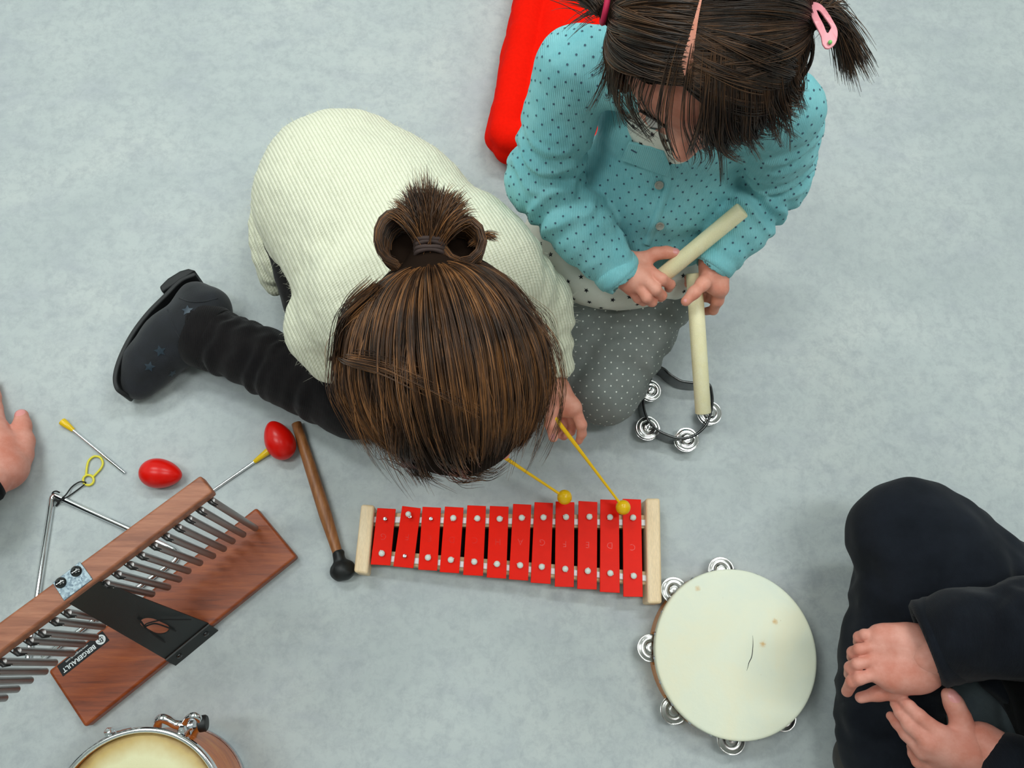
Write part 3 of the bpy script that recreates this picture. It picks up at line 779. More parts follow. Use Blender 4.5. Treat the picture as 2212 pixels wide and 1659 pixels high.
for a in JA:
    e = np.array([math.cos(a), math.sin(a), 0]); c = t0*[1, 1, 0]+e*(RT-.018 if a in jh else (RT-.006 if abs(a-ja[5]) < .01 else RT+.001))
    tlt = np.array([random.uniform(-.08, .08), random.uniform(-.08, .08), 1])
    o1 = jingle(c+[0, 0, .0245], .0192, tlt).build('jingle', M['jingle'], tm, smooth=60)
    o2 = jingle(c+[random.uniform(-.001, .001), 0, .0225], .0192, -tlt*[-1, -1, 1]).build('jingle', M['jingle'], tm, smooth=60)
    b = MB(); b.tube([c-e*.004+[0, 0, .010], c-e*.004+[0, 0, .038]], .001, 8); b.build('pin', M['steel'], tm)

# ------------------------------------------------------------------ black half-moon tambourine
C7 = lambda x, y, z=.036: P(1340+x*.144648, 760+y*.144648, z)
rim = [(600, 228), (540, 250), (505, 300), (470, 370), (430, 460), (380, 560), (350, 650), (345, 760), (360, 870), (400, 985), (455, 1070), (520, 1135), (600, 1195), (700, 1240), (800, 1275), (900, 1288), (1010, 1283),
       (1120, 1240), (1220, 1165), (1290, 1080), (1340, 960), (1370, 820), (1378, 700), (1365, 600), (1345, 510), (1300, 470), (1200, 462), (1090, 462), (930, 440), (850, 405), (740, 335), (665, 262)]
rp = [C7(x, y) for x, y in rim]; rp = bez(rp+[rp[0]], 3)[:-1]
cut = thing('half_moon_tambourine', P(1470, 890, 0), 'small black open tambourine frame with four pairs of shiny jingles on the floor', 'tambourine')
n = len(rp); cc = sum(rp)/n; b = MB(); vs = []
for i in range(n):
    dd = nrm(rp[(i+1) % n]-rp[i-1]); nn = np.array([dd[1], -dd[0], 0])
    for off, z in ((-.0018, .036), (.0018, .036), (.0018, .003), (-.0018, .003)):
        q = rp[i]+nn*off; vs.append((q[0], q[1], z))
fs = [(4*i+l, 4*i+(l+1) % 4, 4*((i+1) % n)+(l+1) % 4, 4*((i+1) % n)+l) for i in range(n) for l in range(4)]
b.add(vs, fs); b.build('frame', M['black_gloss'], cut, bevel=.001, smooth=50)
b = MB(); b.tube([p+[0, 0, .0003] for p in rp], .0019, 8, closed=True, flat=.6); b.build('rim', M['black_gloss'], cut, smooth=60)
for (x, y), r_ in (((452, 580), .0165), ((410, 1140), .0185), ((990, 1310), .0185), ((1335, 915), .0185)):
    c = C7(x, y, .022); tl = np.array([random.uniform(-.06, .06), random.uniform(-.06, .06), 1])
    jingle(c+[0, 0, .0012], r_, tl).build('jingle', M['chrome2'], cut, smooth=60)
    jingle(c-[.001, .001, .0014], r_, -tl).build('jingle', M['chrome2'], cut, smooth=60)
    b = MB(); b.lathe([(.0022, -.017), (.0022, .012), (.0016, .0132), (.0001, .0135)], c, n=12); b.build('pin', M['chrome'], cut, smooth=50)

# ------------------------------------------------------------------ claves
def clave(a, e, label, r=.0108):
    d = nrm(e-a); b = MB(); b.lathe([(r*.9, 0), (r, .001), (r, np.linalg.norm(e-a)-.001), (r*.9, np.linalg.norm(e-a))], a, d, 40)
    o = b.build('clave', M['clave'], smooth=50); tag(o, label, 'clave', 'pale wooden claves')
CA0 = P(1404, 618, .245); CA1 = P(1604, 453, .345); clave(CA0, CA1, 'pale wooden clave pointing up to the right across the other hand')
CB0 = P(1519, 893, .165); CB1 = P(1499, 590, .245); clave(CB0, CB1, 'pale wooden clave pointing down over the black tambourine')

# ------------------------------------------------------------------ drum at the lower left
dz = .16; dc = P(290, 1778, dz); DR = np.linalg.norm(P(196+290, 1778, dz)-P(290-196, 1778, dz))/2
dr = thing('hand_drum', dc*[1, 1, 0], 'orange wooden hand drum with a chrome rim, cut off by the lower edge', 'drum')
M['drum_shell'] = wood('orange_drum_shell', [rgb(196, 92, 16), rgb(228, 118, 26), rgb(240, 142, 42)], (5, 5, 16), .35, ns=5, coat=.15)
def bongoskin():
    t = NT('bongo_skin'); v = t.co()
    ln = t.node('ShaderNodeVectorMath', operation='LENGTH'); sx = t.n.new('ShaderNodeSeparateXYZ'); cx = t.n.new('ShaderNodeCombineXYZ')
    t.l.new(v, sx.inputs[0]); t.l.new(sx.outputs[0], cx.inputs[0]); t.l.new(sx.outputs[1], cx.inputs[1]); t.l.new(cx.outputs[0], ln.inputs[0])
    n2 = t.node('ShaderNodeMath', operation='MULTIPLY_ADD'); t.l.new(t.noise(v, 28, 5), n2.inputs[0]); n2.inputs[1].default_value = .02; t.l.new(ln.outputs['Value'], n2.inputs[2])
    m3 = t.node('ShaderNodeMath', operation='DIVIDE'); t.l.new(n2.outputs[0], m3.inputs[0]); m3.inputs[1].default_value = DR*1.13
    c = t.ramp(m3.outputs[0], [(.70, rgb(222, 216, 172)), (.84, rgb(196, 168, 104)), (.94, rgb(126, 84, 34))])
    t.set(color=c, rough=.5); t.bump(t.noise(v, 150, 4), .0004); return t.m
M['bongo_skin'] = bongoskin(); o0 = dc*[1, 1, 0]
b = MB(); b.lathe([(.083, .004), (.088, .004), (.094, .05), (DR-.006, .11), (DR-.004, .150), (DR-.009, .150), (DR-.010, .11), (.089, .05), (.083, .004)], o0, n=96); b.build('shell', M['drum_shell'], dr, smooth=50)
b = MB(); b.lathe([(1e-6, .1555), (DR*.6, .1553), (DR-.010, .1545), (DR-.006, .151), (DR-.009, .150), (1e-6, .152)], o0, n=96); b.build('drum_head', M['bongo_skin'], dr, smooth=60)
b = MB(); b.tube([o0+[(DR-.003)*math.cos(a), (DR-.003)*math.sin(a), .158] for a in np.linspace(0, 2*PI, 97)[:-1]], .0034, 12, closed=True)
b.lathe([(DR-.0055, .157), (DR-.003, .158), (DR-.002, .143), (DR-.0035, .142)], o0, n=96, closed=True); b.build('rim', M['chrome'], dr, smooth=60)
b = MB(); b.lathe([(.0885, .0005), (.0905, .0005), (.0915, .012), (.0895, .012)], o0, n=96, closed=True); b.build('bottom_ring', M['steel'], dr, smooth=50)
for u, v in ((239, 1585), (385, 1598), (60, 1700), (470, 1690)):
    p = P(u, v, .15)-o0; a = math.atan2(p[1], p[0]); e = np.array([math.cos(a), math.sin(a), 0]); q = o0+e*(DR+.004)
    b = MB(); b.lathe([(.0035, .125), (.0035, .150), (.0058, .1505), (.0058, .155), (.004, .158), (.0001, .159)], q, n=6); b.lathe([(.0026, .09), (.0026, .126)], q, n=10)
    b.box(q-e*.003+[0, 0, .146], (.010, .009, .004), a); b.build('tuning_lug', M['chrome'], dr, smooth=40)
zb_ = .118
b = MB()
pa = [P(338, 1590, zb_-.03), P(341, 1562, zb_), P(349, 1552, zb_+.006), P(364, 1556, zb_+.004), P(384, 1566, zb_), P(410, 1566, zb_), P(418, 1566, zb_)]
b.tube(bez(pa, 6), [.0055]*37, 14); b.build('bracket_tube', M['chrome'], dr, smooth=60)
b = MB(); k = [P(399, 1562, zb_+.004), P(408, 1550, zb_+.010), P(420, 1546, zb_+.012), P(430, 1553, zb_+.008), P(431, 1570, zb_), P(423, 1580, zb_-.01), P(417, 1600, zb_-.02)]
b.tube(bez(k, 6), .0042, 12); b.tube([P(398, 1566, zb_), P(404, 1600, zb_-.03)], .007, 12); b.build('bracket_hook', M['chrome'], dr, smooth=60)
b = MB(); b.lathe([(.0085, -.004), (.010, -.003), (.010, .004), (.0085, .006), (.0001, .0065)], P(437, 1563, zb_), nrm(P(450, 1560, zb_)-P(430, 1563, zb_)), 20); b.build('rubber_foot', M['rubber'], dr, smooth=40)

# ------------------------------------------------------------------ red floor cushion
M['red_cloth'] = simple('bright_red_cotton', (.90, .009, .002, 1), .9, nz=.04, ns=200, bump=.0003, bs=900, spec=.06)
zc_ = .045
c1 = P(1048, 330, zc_); c2 = P(1117, -10, zc_); cu_d = nrm(c2-c1); cu_n = np.array([cu_d[1], -cu_d[0], 0])
s = SDF(.0038, .012); L = .46; W = .40
o_ = c1+cu_d*.03+cu_n*.028; o_[2] = .052
for k in range(15):
    a = o_+cu_d*(.032+k*.030)+cu_n*.058; a[2] = .044; s.cone(a, a+cu_n*(W-.10), .040, .040, .03)
# rolled, pinched edge: a bead of short lobes on two sides
def roll(a, d, L, n, rr, seed, z0=.046):
    rng = random.Random(seed); st = L/n
    for i in range(n):
        p0 = a+d*(i*st+.010); p1 = a+d*((i+1)*st-.010); p0[2] = z0; p1[2] = z0
        s.cone(p0, p1, rr*rng.uniform(.92, 1.02), rr*rng.uniform(.92, 1.02), .0035)
roll(o_.copy(), cu_d, L+.03, 9, .031, 3, .056); roll(o_.copy()-cu_n*.006, cu_d, L+.03, 9, .030, 4, .036)
roll(o_.copy()+cu_d*.0, cu_n, W-.02, 7, .030, 5, .056); roll(o_.copy()-cu_d*.004, cu_n, W-.02, 7, .030, 6, .036)
roll(o_+cu_d*L, cu_n, W-.02, 7, .030, 7, .046); roll(o_+cu_n*(W-.02), cu_d, L, 8, .030, 8, .046)
s.noise(.002, 30, 2); s.half((0, 0, .003), (0, 0, -1), .006)
V, Q = s.mesh(); V = smooth_mesh(V, Q, 1, .4)
V[:, 2] = np.maximum(V[:, 2], .0005)
CUSH = link_mesh('floor_cushion', V, Q, M['red_cloth'], None, 180)
tag(CUSH, 'bright red floor cushion with pinched seams under the kneeling child', 'cushion')
# ------------------------------------------------------------------ cloth, skin and hair materials
def skin_mat(name, a, b_, sss=.12):
    t = NT(name); v = t.co(); f = t.noise(v, 34, 5, .6)
    t.set(color=t.ramp(f, [(.32, a), (.68, b_)]), rough=.52, spec=.35, sss=sss)
    t.b.inputs['Subsurface Radius'].default_value = (.012, .005, .003); t.b.inputs['Subsurface Scale'].default_value = .6
    t.bump(t.noise(v, 420, 4), .00025); return t.m
M['skin_child'] = skin_mat('child_skin', rgb(216, 134, 110), rgb(233, 166, 145))
M['skin_adult'] = skin_mat('adult_skin', rgb(204, 126, 106), rgb(224, 160, 144))
M['nail'] = simple('finger_nail', rgb(226, 150, 146), .3)
M['lip'] = simple('lips', rgb(190, 90, 84), .4)
M['eye'] = simple('eye_white', rgb(235, 235, 230), .15); M['iris'] = simple('brown_iris', rgb(60, 36, 22), .15)
def hair_mat(name, dark, mid, light, lo=.35, hi=.8):
    t = NT(name); at = t.node('ShaderNodeAttribute'); at.attribute_name = 'rnd'
    v = t.co(); f = t.noise(v, 26, 2, .5)
    ad = t.node('ShaderNodeMath', operation='MULTIPLY_ADD'); t.l.new(f, ad.inputs[0]); ad.inputs[1].default_value = .9
    m2 = t.node('ShaderNodeMath', operation='MULTIPLY_ADD'); t.l.new(at.outputs['Fac'], m2.inputs[0]); m2.inputs[1].default_value = .55; m2.inputs[2].default_value = -.22
    t.l.new(m2.outputs[0], ad.inputs[2])
    t.set(color=t.ramp(ad.outputs[0], [(lo-.15, dark), ((lo+hi)/2-.05, mid), (hi, light)]), rough=.42, spec=.45, sheen=.0)
    return t.m
M['hair_light'] = hair_mat('chestnut_hair', rgb(46, 31, 22), rgb(84, 56, 37), rgb(150, 100, 58), .36, .80)
M['hair_base'] = simple('hair_base', rgb(34, 24, 18), .95, spec=.05)
M['hair_dark'] = hair_mat('dark_brown_hair', rgb(30, 22, 18), rgb(54, 38, 28), rgb(104, 72, 48), .36, .80)
def knit_mat():
    t = NT('cream_knit'); v = t.co(rot=(0, 0, -.46))
    w = t.node('ShaderNodeTexWave'); w.bands_direction = 'X'; w.inputs['Scale'].default_value = 66; w.inputs['Distortion'].default_value = .6; w.inputs['Detail'].default_value = 1
    w.inputs['Detail Scale'].default_value = .3; t.l.new(v, w.inputs['Vector'])
    w2 = t.node('ShaderNodeTexWave'); w2.bands_direction = 'Y'; w2.inputs['Scale'].default_value = 110; w2.inputs['Distortion'].default_value = 2.5; t.l.new(v, w2.inputs['Vector'])
    n = t.noise(v, 700, 3)
    h = t.mix(.30, w.outputs['Fac'], w2.outputs['Fac']); h = t.mix(.35, h, n)
    c = t.ramp(w.outputs['Fac'], [(.0, rgb(208, 208, 180)), (.35, rgb(238, 237, 214))])
    vo = t.node('ShaderNodeTexVoronoi'); vo.inputs['Scale'].default_value = 34; t.l.new(v, vo.inputs['Vector'])
    c = t.mix(t.ramp(vo.outputs['Distance'], [(.0, (.8, .8, .8, 1)), (.045, (0, 0, 0, 1))]), c, rgb(120, 118, 110))
    t.set(color=c, rough=.95, spec=.1, sheen=.15); t.bump(h, .0016, .8); return t.m
M['knit'] = knit_mat()
def cloth(name, a, b_, fib=.0005, sheen=.1, rough=.92, wave=0, rot=0.):
    t = NT(name); v = t.co(rot=(0, 0, rot)); n = t.noise(v, 900, 3); m_ = t.noise(v, 24, 5, .6)
    t.set(color=t.ramp(m_, [(.35, a), (.65, b_)]), rough=rough, spec=.15, sheen=sheen)
    h = n
    if wave:
        w = t.node('ShaderNodeTexWave'); w.inputs['Scale'].default_value = wave; w.inputs['Distortion'].default_value = .5; t.l.new(v, w.inputs['Vector'])
        h = t.mix(.5, n, w.outputs['Fac'])
    t.bump(h, fib, .8); return t.m
M['teal'] = cloth('teal_fleece_knit', rgb(124, 194, 202), rgb(142, 208, 214), .0009, .12, wave=150)
M['teal_dot'] = simple('slate_dot', rgb(62, 92, 112), .8)
M['shirt'] = cloth('white_jersey', rgb(226, 226, 214), rgb(236, 236, 226), .0003)
M['ink'] = simple('black_star_print', rgb(22, 22, 30), .8)
M['grey_cloth'] = cloth('grey_cotton', rgb(118, 124, 121), rgb(132, 136, 133), .0003, rough=.9)
M['white_dot'] = simple('white_dot', rgb(225, 228, 220), .8)
M['black_cord_cloth'] = cloth('black_corduroy', rgb(17, 15, 17), rgb(26, 23, 24), .0006, .1, wave=120)
M['suede'] = simple('dark_navy_suede', rgb(18, 21, 28), .85, nz=.45, ns=35, bump=.0004, bs=700, sheen=.15)
M['sole'] = simple('black_sole', rgb(24, 25, 27), .6, nz=.3, ns=80)
M['star_glitter'] = simple('dark_glitter', rgb(40, 54, 66), .4, metal=.2, nz=.6, ns=1200)
M['navy_pants'] = cloth('dark_navy_denim', rgb(18, 22, 29), rgb(26, 30, 38), .0004, .05)
M['navy_jumper'] = cloth('dark_navy_jumper', rgb(16, 19, 26), rgb(22, 26, 34), .0004, .08, wave=260)
M['black_jacket'] = cloth('black_jacket', rgb(9, 9, 11), rgb(13, 13, 15), .0004, .03)
M['slate_cloth'] = cloth('slate_grey_cloth', rgb(92, 102, 108), rgb(108, 118, 122), .0004)
M['brown_leather'] = simple('dark_brown_leather', rgb(44, 36, 30), .55, nz=.25, ns=60, bump=.0003)
M['pink'] = simple('pink_clip', rgb(226, 140, 150), .35); M['green'] = simple('green_gem', rgb(120, 200, 110), .2)
M['button'] = simple('shell_button', rgb(150, 150, 140), .2, nz=.15, ns=200, coat=.5)

# ------------------------------------------------------------------ body building helpers
def px_chain(S, mp, sc, pts, k=None, fold=None):
    """limb drawn through picture positions: (x, y, z, radius in picture px)"""
    W = []; R = []
    for x, y, z, r in pts:
        u, v = mp(x, y); W.append(P(u, v, z)); R.append(SPX(u, v, z, r*sc))
    S.chain(W, R, k, '+', fold); return W, R
def hitpx(B, u, v):
    o = np.array([0, 0, H_CAM]); d = nrm(P(u, v, 0)-o)
    h = B.ray_cast(Vector(o), Vector(d))
    return (np.array(h[0]), np.array(h[1])) if h[0] is not None else (None, None)
def nail_faces(V, Q, nails):
    c = V[Q].mean(1); m = np.zeros(len(Q), int)
    for p, r in nails: m[np.linalg.norm(c-p, axis=1) < r] = 1
    return m
def head_sdf(S, Hc, F3, r=(.074, .088, .082), k=.018):
    """a head with brow, nose, cheeks, lips, chin and ears; F3 = (side, face, crown) axes"""
    l, f, c = F3; g = r[0]/.074
    A = lambda x, y, z: Hc+g*(l*x+f*y+c*z)
    R = np.stack([l, f, c], 1)
    S.ell(Hc+c*.006, r, R, k); S.ell(A(0, .030, -.048), np.array((.056, .056, .058))*g, R, k)
    S.ell(A(0, .070, -.082), np.array((.020, .018, .016))*g, R, .014)
    for s_ in (-1, 1):
        S.ell(A(.030*s_, .058, -.045), np.array((.022, .022, .022))*g, R, .012)
        S.ell(A(.075*s_, -.004, -.022), np.array((.007, .014, .022))*g, R, .005)
        S.ell(A(.027*s_, .092, -.013), np.array((.015, .010, .010))*g, R, .008, '-')
    S.cone(A(0, .084, -.016), A(0, .098, -.040), .006*g, .0095*g, .008)
    for s_ in (-1, 1): S.ell(A(.008*s_, .092, -.042), np.array((.006, .007, .006))*g, R, .004)
    S.cone(A(-.014, .081, -.062), A(.014, .081, -.062), .0055*g, .0055*g, .004); S.cone(A(-.010, .081, -.069), A(.010, .081, -.069), .006*g, .006*g, .004)
    return A
def face_bits(A, parent, g=1.0, brow=None):
    for s_ in (-1, 1):
        b = MB(); b.ball(A(.027*s_, .0765, -.014), .0105*g, 20); b.build('eye', M['eye'], parent, smooth=180)
        b = MB(); d = nrm(A(.027*s_, .10, -.020)-A(.027*s_, .0765, -.014)); b.lathe([(.0055*g, 0), (.004*g, .0008), (.0001, .0014)], A(.027*s_, .0765, -.014)+d*.0098*g, d, 18); b.build('iris', M['iris'], parent, smooth=60)
        b = MB(); b.tube(bez([A((.014+.009*i)*s_, .0875-.0035*i, .004+.003*math.sin(i*1.2)) for i in range(4)], 4), .0016*g, 6, flat=.6); b.build('eyebrow', brow, parent, smooth=60)
def slerp(a, b, t):
    a = a/np.linalg.norm(a, axis=1, keepdims=True); b = b/np.linalg.norm(b, axis=1, keepdims=True)
    om = np.arccos(np.clip((a*b).sum(1), -.9999, .9999))[:, None, None]; t = t[None, :, None]
    return (np.sin((1-t)*om)*a[:, None]+np.sin(t*om)*b[:, None])/np.sin(om)
def clumps(n, m, amp):
    """neighbouring hairs share a clump offset"""
    c = RNG.normal(0, amp, (m, 3)); return c[(np.arange(n)*m//n)]
def finish(name, S, mats, parent, sm=1, extra=None, label=None, flat=True):
    V, Q = S.mesh(); V = smooth_mesh(V, Q, sm, .5) if sm else V
    if flat: V[:, 2] = np.maximum(V[:, 2], .0012)
    parts = [(V, Q, 0)]
    if extra:
        for e in extra(V, Q): parts.append(e)
    Va, Qa, mi = join(parts)
    o = link_mesh(name, Va, Qa, mats, parent, 180, mi=mi, label=label)
    return o, V, Q
# ================================================================== child in the teal cardigan
TG = thing('person', P(1330, 560, 0), 'kneeling child in a dotted teal cardigan and grey dotted trousers holding two claves', 'person')
CH_ = lambda x, y: (1300+x*.14467, 480+y*.14467)
tsL, teL, twL = P(1238, 150, .455), P(1172, 392, .315), P(1330, 583, .263)
tsR, teR, twR = P(1695, 240, .455), P(1672, 385, .320), P(1545, 560, .272)
hipL = np.array([.205, .60, .135]); hipR = np.array([.315, .60, .135])
knL = P(1200, 770, .062); knR = P(1304, 838, .062)
neck = (tsL+tsR)/2+[0, -.005, .035]
THC = P(1530, 66, .635)
tf = nrm((-.20, -.85, -.42)); tc = nrm(np.array([-.30, -.30, .90])-tf*tf.dot((-.30, -.30, .90))); tl = np.cross(tf, tc)
HEADK = .078
# skin: one body surface, hands finer
S = SDF(.0035, .02)
S.chain([hipL+[0, 0, .01], hipR+[0, 0, .01]], [.06, .06]); S.chain([(hipL+hipR)/2+[0, 0, .02], (hipL+hipR)/2+[-.005, .01, .13], (tsL+tsR)/2+[0, 0, -.07]], [.062, .055, .052])
S.cone(tsL, tsR, .030, .030); S.cone(neck-[0, 0, .04], THC-tc*.05, .030, .030)
for h_, k_ in ((hipL, knL), (hipR, knR)):
    S.cone(h_, k_, .048, .036); S.cone(k_-[0, 0, .012], h_+[0, .13, -.095], .034, .026); S.cone(h_+[0, .13, -.10], h_+[0, .21, -.11], .022, .018)
for a, b_, c_ in ((tsL, teL, twL), (tsR, teR, twR)): S.cone(a, b_, .026, .021); S.cone(b_, c_, .021, .017)
TA = head_sdf(S, THC, (tl, tf, tc), (HEADK, .092, .086))
V0, Q0 = S.mesh(); V0 = smooth_mesh(V0, Q0, 1, .4); V0[:, 2] = np.maximum(V0[:, 2], .003)
c0 = V0[Q0].mean(1); lipm = (np.linalg.norm(c0-TA(0, .083, -.0655), axis=1) < .011)*2
# picture-left hand on the upper clave
S = SDF(.0010, .0035)
def CC(pts, k=None): return px_chain(S, CH_, .14467, pts, k)
S.cone(teL*.3+twL*.7, twL, .019, .0175); wr = (235, 650, .263, 190)
CC([(120, 560, .262, 190), wr], .006)
for q in ((700, 720, .270, 92), (610, 815, .272, 92), (520, 915, .266, 88), (430, 1000, .252, 78)):
    CC([(260, 660, .262, 185), q], .012)
for q0_, q1_ in (((400, 640, .266, 130), (500, 800, .268, 125)), ((330, 760, .260, 130), (420, 880, .260, 120))): CC([q0_, q1_], .014)
CC([(700, 720, .270, 92), (890, 850, .274, 86), (1020, 930, .258, 74), (1000, 985, .238, 66)], .003)
CC([(610, 815, .272, 92), (800, 1000, .272, 86), (895, 1095, .256, 74), (880, 1130, .238, 64)], .003)
CC([(520, 915, .266, 88), (670, 1120, .262, 82), (755, 1190, .250, 70), (735, 1210, .236, 58)], .003)
CC([(430, 1000, .252, 78), (540, 1140, .244, 68), (620, 1200, .236, 58)], .003)
CC([(330, 560, .262, 130), (620, 560, .268, 105), (800, 470, .276, 84), (960, 450, .282, 78), (1095, 462, .284, 76)], .008)
W_, _ = px_chain(SDF(1, 1), CH_, .14467, [(1105, 455, .284, 70)]*2)
nl = [(W_[0]+[0, 0, .009], .0062)]
V1, Q1 = S.mesh(); m1 = nail_faces(V1, Q1, nl)
# picture-right hand on the lower clave
S = SDF(.0010, .0035)
S.cone(teR*.3+twR*.7, twR, .020, .0185)
CC([(1700, 480, .272, 165), (1690, 640, .270, 165)], .006)
CC([(1690, 640, .270, 165), (1745, 960, .262, 110)], .012); CC([(1690, 640, .268, 160), (1640, 930, .258, 115)], .012); CC([(1640, 640, .262, 150), (1560, 880, .250, 105)], .012)
CC([(1720, 780, .266, 140), (1780, 1000, .258, 100)], .012)
CC([(1600, 800, .266, 115), (1510, 920, .274, 100), (1380, 1050, .279, 86), (1255, 1180, .276, 74)], .006)
CC([(1770, 1000, .256, 104), (1730, 1170, .238, 86), (1665, 1310, .212, 70), (1560, 1330, .196, 60)], .004)
CC([(1690, 980, .248, 95), (1650, 1130, .216, 80), (1480, 1120, .196, 68), (1330, 1010, .200, 60)], .004)
CC([(1620, 930, .244, 90), (1560, 1030, .212, 78), (1400, 990, .200, 64), (1290, 920, .212, 58)], .004)
CC([(1560, 880, .240, 85), (1480, 930, .214, 70), (1350, 880, .206, 60), (1285, 830, .216, 54)], .004)
W_, _ = px_chain(SDF(1, 1), CH_, .14467, [(1238, 1195, .279, 70)]*2)
V2, Q2 = S.mesh(); m2 = nail_faces(V2, Q2, [(W_[0]+[-.002, 0, .0075], .0062)])
Va, Qa, _m = join([(V0, Q0), (V1, Q1), (V2, Q2)]); mi = np.concatenate([lipm, m1, m2])
link_mesh('body', Va, Qa, [M['skin_child'], M['nail'], M['lip']], TG, 180, mi=mi)
g_ = HEADK/.074; face_bits(TA, TG, g_, M['hair_dark'])

# trousers
S = SDF(.004, .022)
S.chain([hipL+[.0, 0, .03], hipR+[0, 0, .03]], [.078, .078])
S.cone(hipL+[-.015, -.01, .02], knL+[0, 0, .0], .070, .056, .015, fold=(.0022, .035, 1.)); S.cone(hipR+[.005, -.005, .02], knR, .072, .058, .015, fold=(.0028, .042, 2.))
for k_, h_ in ((knL, hipL), (knR, hipR)):
    S.cone(k_+[0, .02, -.012], h_+[0, .14, -.085], .048, .040, .02); 
S.noise(.0035, 22, 5); S.noise(.0012, 60, 6); S.half((0, 0, .002), (0, 0, -1), .008)
def pdots(V, Q):
    v, q = marks(V, Q, [(0, -.2, 1), (1, -.3, .25), (-1, -.3, .3), (0, -1, .3)], .0168, .00125, thr=.60, seed=5, minth=.0095)
    return [(v, q, 1)]
finish('trousers', S, [M['grey_cloth'], M['white_dot']], TG, 1, pdots)
# white shirt with stars
S = SDF(.0035, .03)
S.ell(P(1318, 520, .172), (.128, .106, .062), k=.03); S.ell(P(1420, 540, .17), (.085, .075, .055), k=.03)
S.cone((.262, .61, .25), (tsL+tsR)/2-[0, 0, .03], .062, .056); S.cone(neck-[0, 0, .045], neck+[0, -.006, -.004], .046, .038, .012)
S.noise(.003, 26, 9); S.noise(.0015, 70, 2)
S.half(P(1330, 560, .145), (0, .2, -1), .004)
def stars(V, Q):
    v, q = marks(V, Q, [(-.1, -.5, .85), (-.8, -.5, .4)], .030, .0040, 'star', thr=.55, jit=.22, seed=8, minth=.016); return [(v, q, 1)]
finish('shirt', S, [M['shirt'], M['ink']], TG, 1, stars)
# cardigan
S = SDF(.0030, .018)
S.ell((.266, .630, .375), (.108, .078, .095), k=.03); S.ell((.258, .605, .285), (.112, .088, .080), k=.03)
S.ell((.262, .588, .232), (.110, .092, .055), k=.02)
mid = (tsL+tsR)/2
S.cone(tsL+[.012, 0, .004], mid+[0, 0, .03], .044, .046, .02); S.cone(tsR+[-.012, 0, .004], mid+[0, 0, .03], .044, .046, .02)
S.cone(tsL, tsL*.55+teL*.45, .046, .043, .014); S.cone(tsL*.55+teL*.45, teL, .043, .045, .012, fold=(.0042, .030, .6))
S.cone(teL, teL*.45+twL*.55, .046, .042, .012, fold=(.0045, .030, 2.2)); S.cone(teL*.45+twL*.55, twL+(twL-teL)*.02, .042, .031, .012, fold=(.002, .04, 0))
S.cone(tsR, tsR*.5+teR*.5, .046, .044, .012, fold=(.003, .03, 1.)); S.cone(tsR*.5+teR*.5, teR, .044, .044, .010, fold=(.005, .026, 1.3))
S.cone(teR, teR*.4+twR*.6, .044, .038, .010, fold=(.0050, .026, .2)); S.cone(teR*.4+twR*.6, twR, .038, .030, .010, fold=(.002, .03, 1))
S.noise(.0020, 30, 4); S.noise(.0009, 90, 5)
# neck opening, V at the front, and cuffs cut open
S.cone(mid+[0, .004, .062], mid+[0, 0, .13], .038, .050, .006, '-')
vA, vB = P(1442, 352, .375), P(1440, 268, .41)
S.cone(vA+[0, -.004, .012], vB+[0, -.004, .014], .003, .013, .004, '-'); S.cone(vB+[0, -.004, .014], neck+[0, -.025, .02], .013, .026, .004, '-')
dL = nrm(twL-teL); dR = nrm(twR-teR)
S.cone(twL+dL*.012, twL+dL*.06, .0215, .024, .004, '-'); S.cone(twR+dR*.012, twR+dR*.06, .0225, .024, .004, '-')
def cdots(V, Q):
    kp = lambda p: np.linalg.norm(p-twL) > .036 and np.linalg.norm(p-twR) > .034
    v, q = marks(V, Q, [(-.05, -.75, .66), (-.9, -.2, .45), (.9, -.3, .4), (0, .3, 1)], .0185, .0014, thr=.62, jit=.06, seed=3, minth=.0105, keep=kp); return [(v, q, 1)]
CARD, VC, QC = finish('cardigan', S, [M['teal'], M['teal_dot']], TG, 1, cdots)
BC = bvh(VC, QC)
# cuffs: a rolled band at each sleeve end
for w_, d_, r_ in ((twL, dL, .0300), (twR, dR, .0285)):
    b = MB(); b.lathe([(r_-.006, -.012), (r_, -.013), (r_+.0022, -.008), (r_+.0024, .002), (r_+.0012, .007), (r_-.002, .0085), (r_-.006, .006), (r_-.007, -.008)], w_+d_*.004, d_, 40, closed=True)
    b.build('cuff', M['teal'], CARD, smooth=180)
def ribbon(B, cl, w0, w1, lift, name, mat, parent, h=.0016):
    """raised band following the cloth; centre line in the picture, widths in picture px"""
    L = []
    cl = bez([np.array(q, float) for q in cl], 6)
    for i, q in enumerate(cl):
        d = cl[min(i+1, len(cl)-1)]-cl[max(i-1, 0)]; d = d/np.linalg.norm(d); n_ = np.array([-d[1], d[0]])
        row = []
        for k in range(7):
            s_ = w0+(w1-w0)*k/6; p, nn = hitpx(B, *(q+n_*s_))
            if p is None: p, nn = hitpx(B, *q)
            if p is None: break
            o_c = nrm(np.array([0, 0, H_CAM])-p); e_ = math.sin(PI*k/6)**.5
            row.append(p+o_c*(lift*(e_+.02)))
        if len(row) == 7: L.append(row)
    n = len(L)
    if n < 2: return
    vs = [p for r in L for p in r]; fs = [(i*7+k, i*7+k+1, i*7+8+k, i*7+7+k) for i in range(n-1) for k in range(6)]
    vs2 = [p-np.array([0, -.001, .004]) for p in vs]; o = len(vs)
    fs += [(o+a, o+d_, o+c_, o+b_) for a, b_, c_, d_ in fs]
    b = MB(); b.add(vs+vs2, fs); b.build(name, mat, parent, smooth=180)
ribbon(BC, [(1443, 356), (1449, 385), (1447, 412), (1436, 445), (1424, 480), (1412, 512), (1404, 532)], -1, 17, .0042, 'placket', M['teal'], CARD)
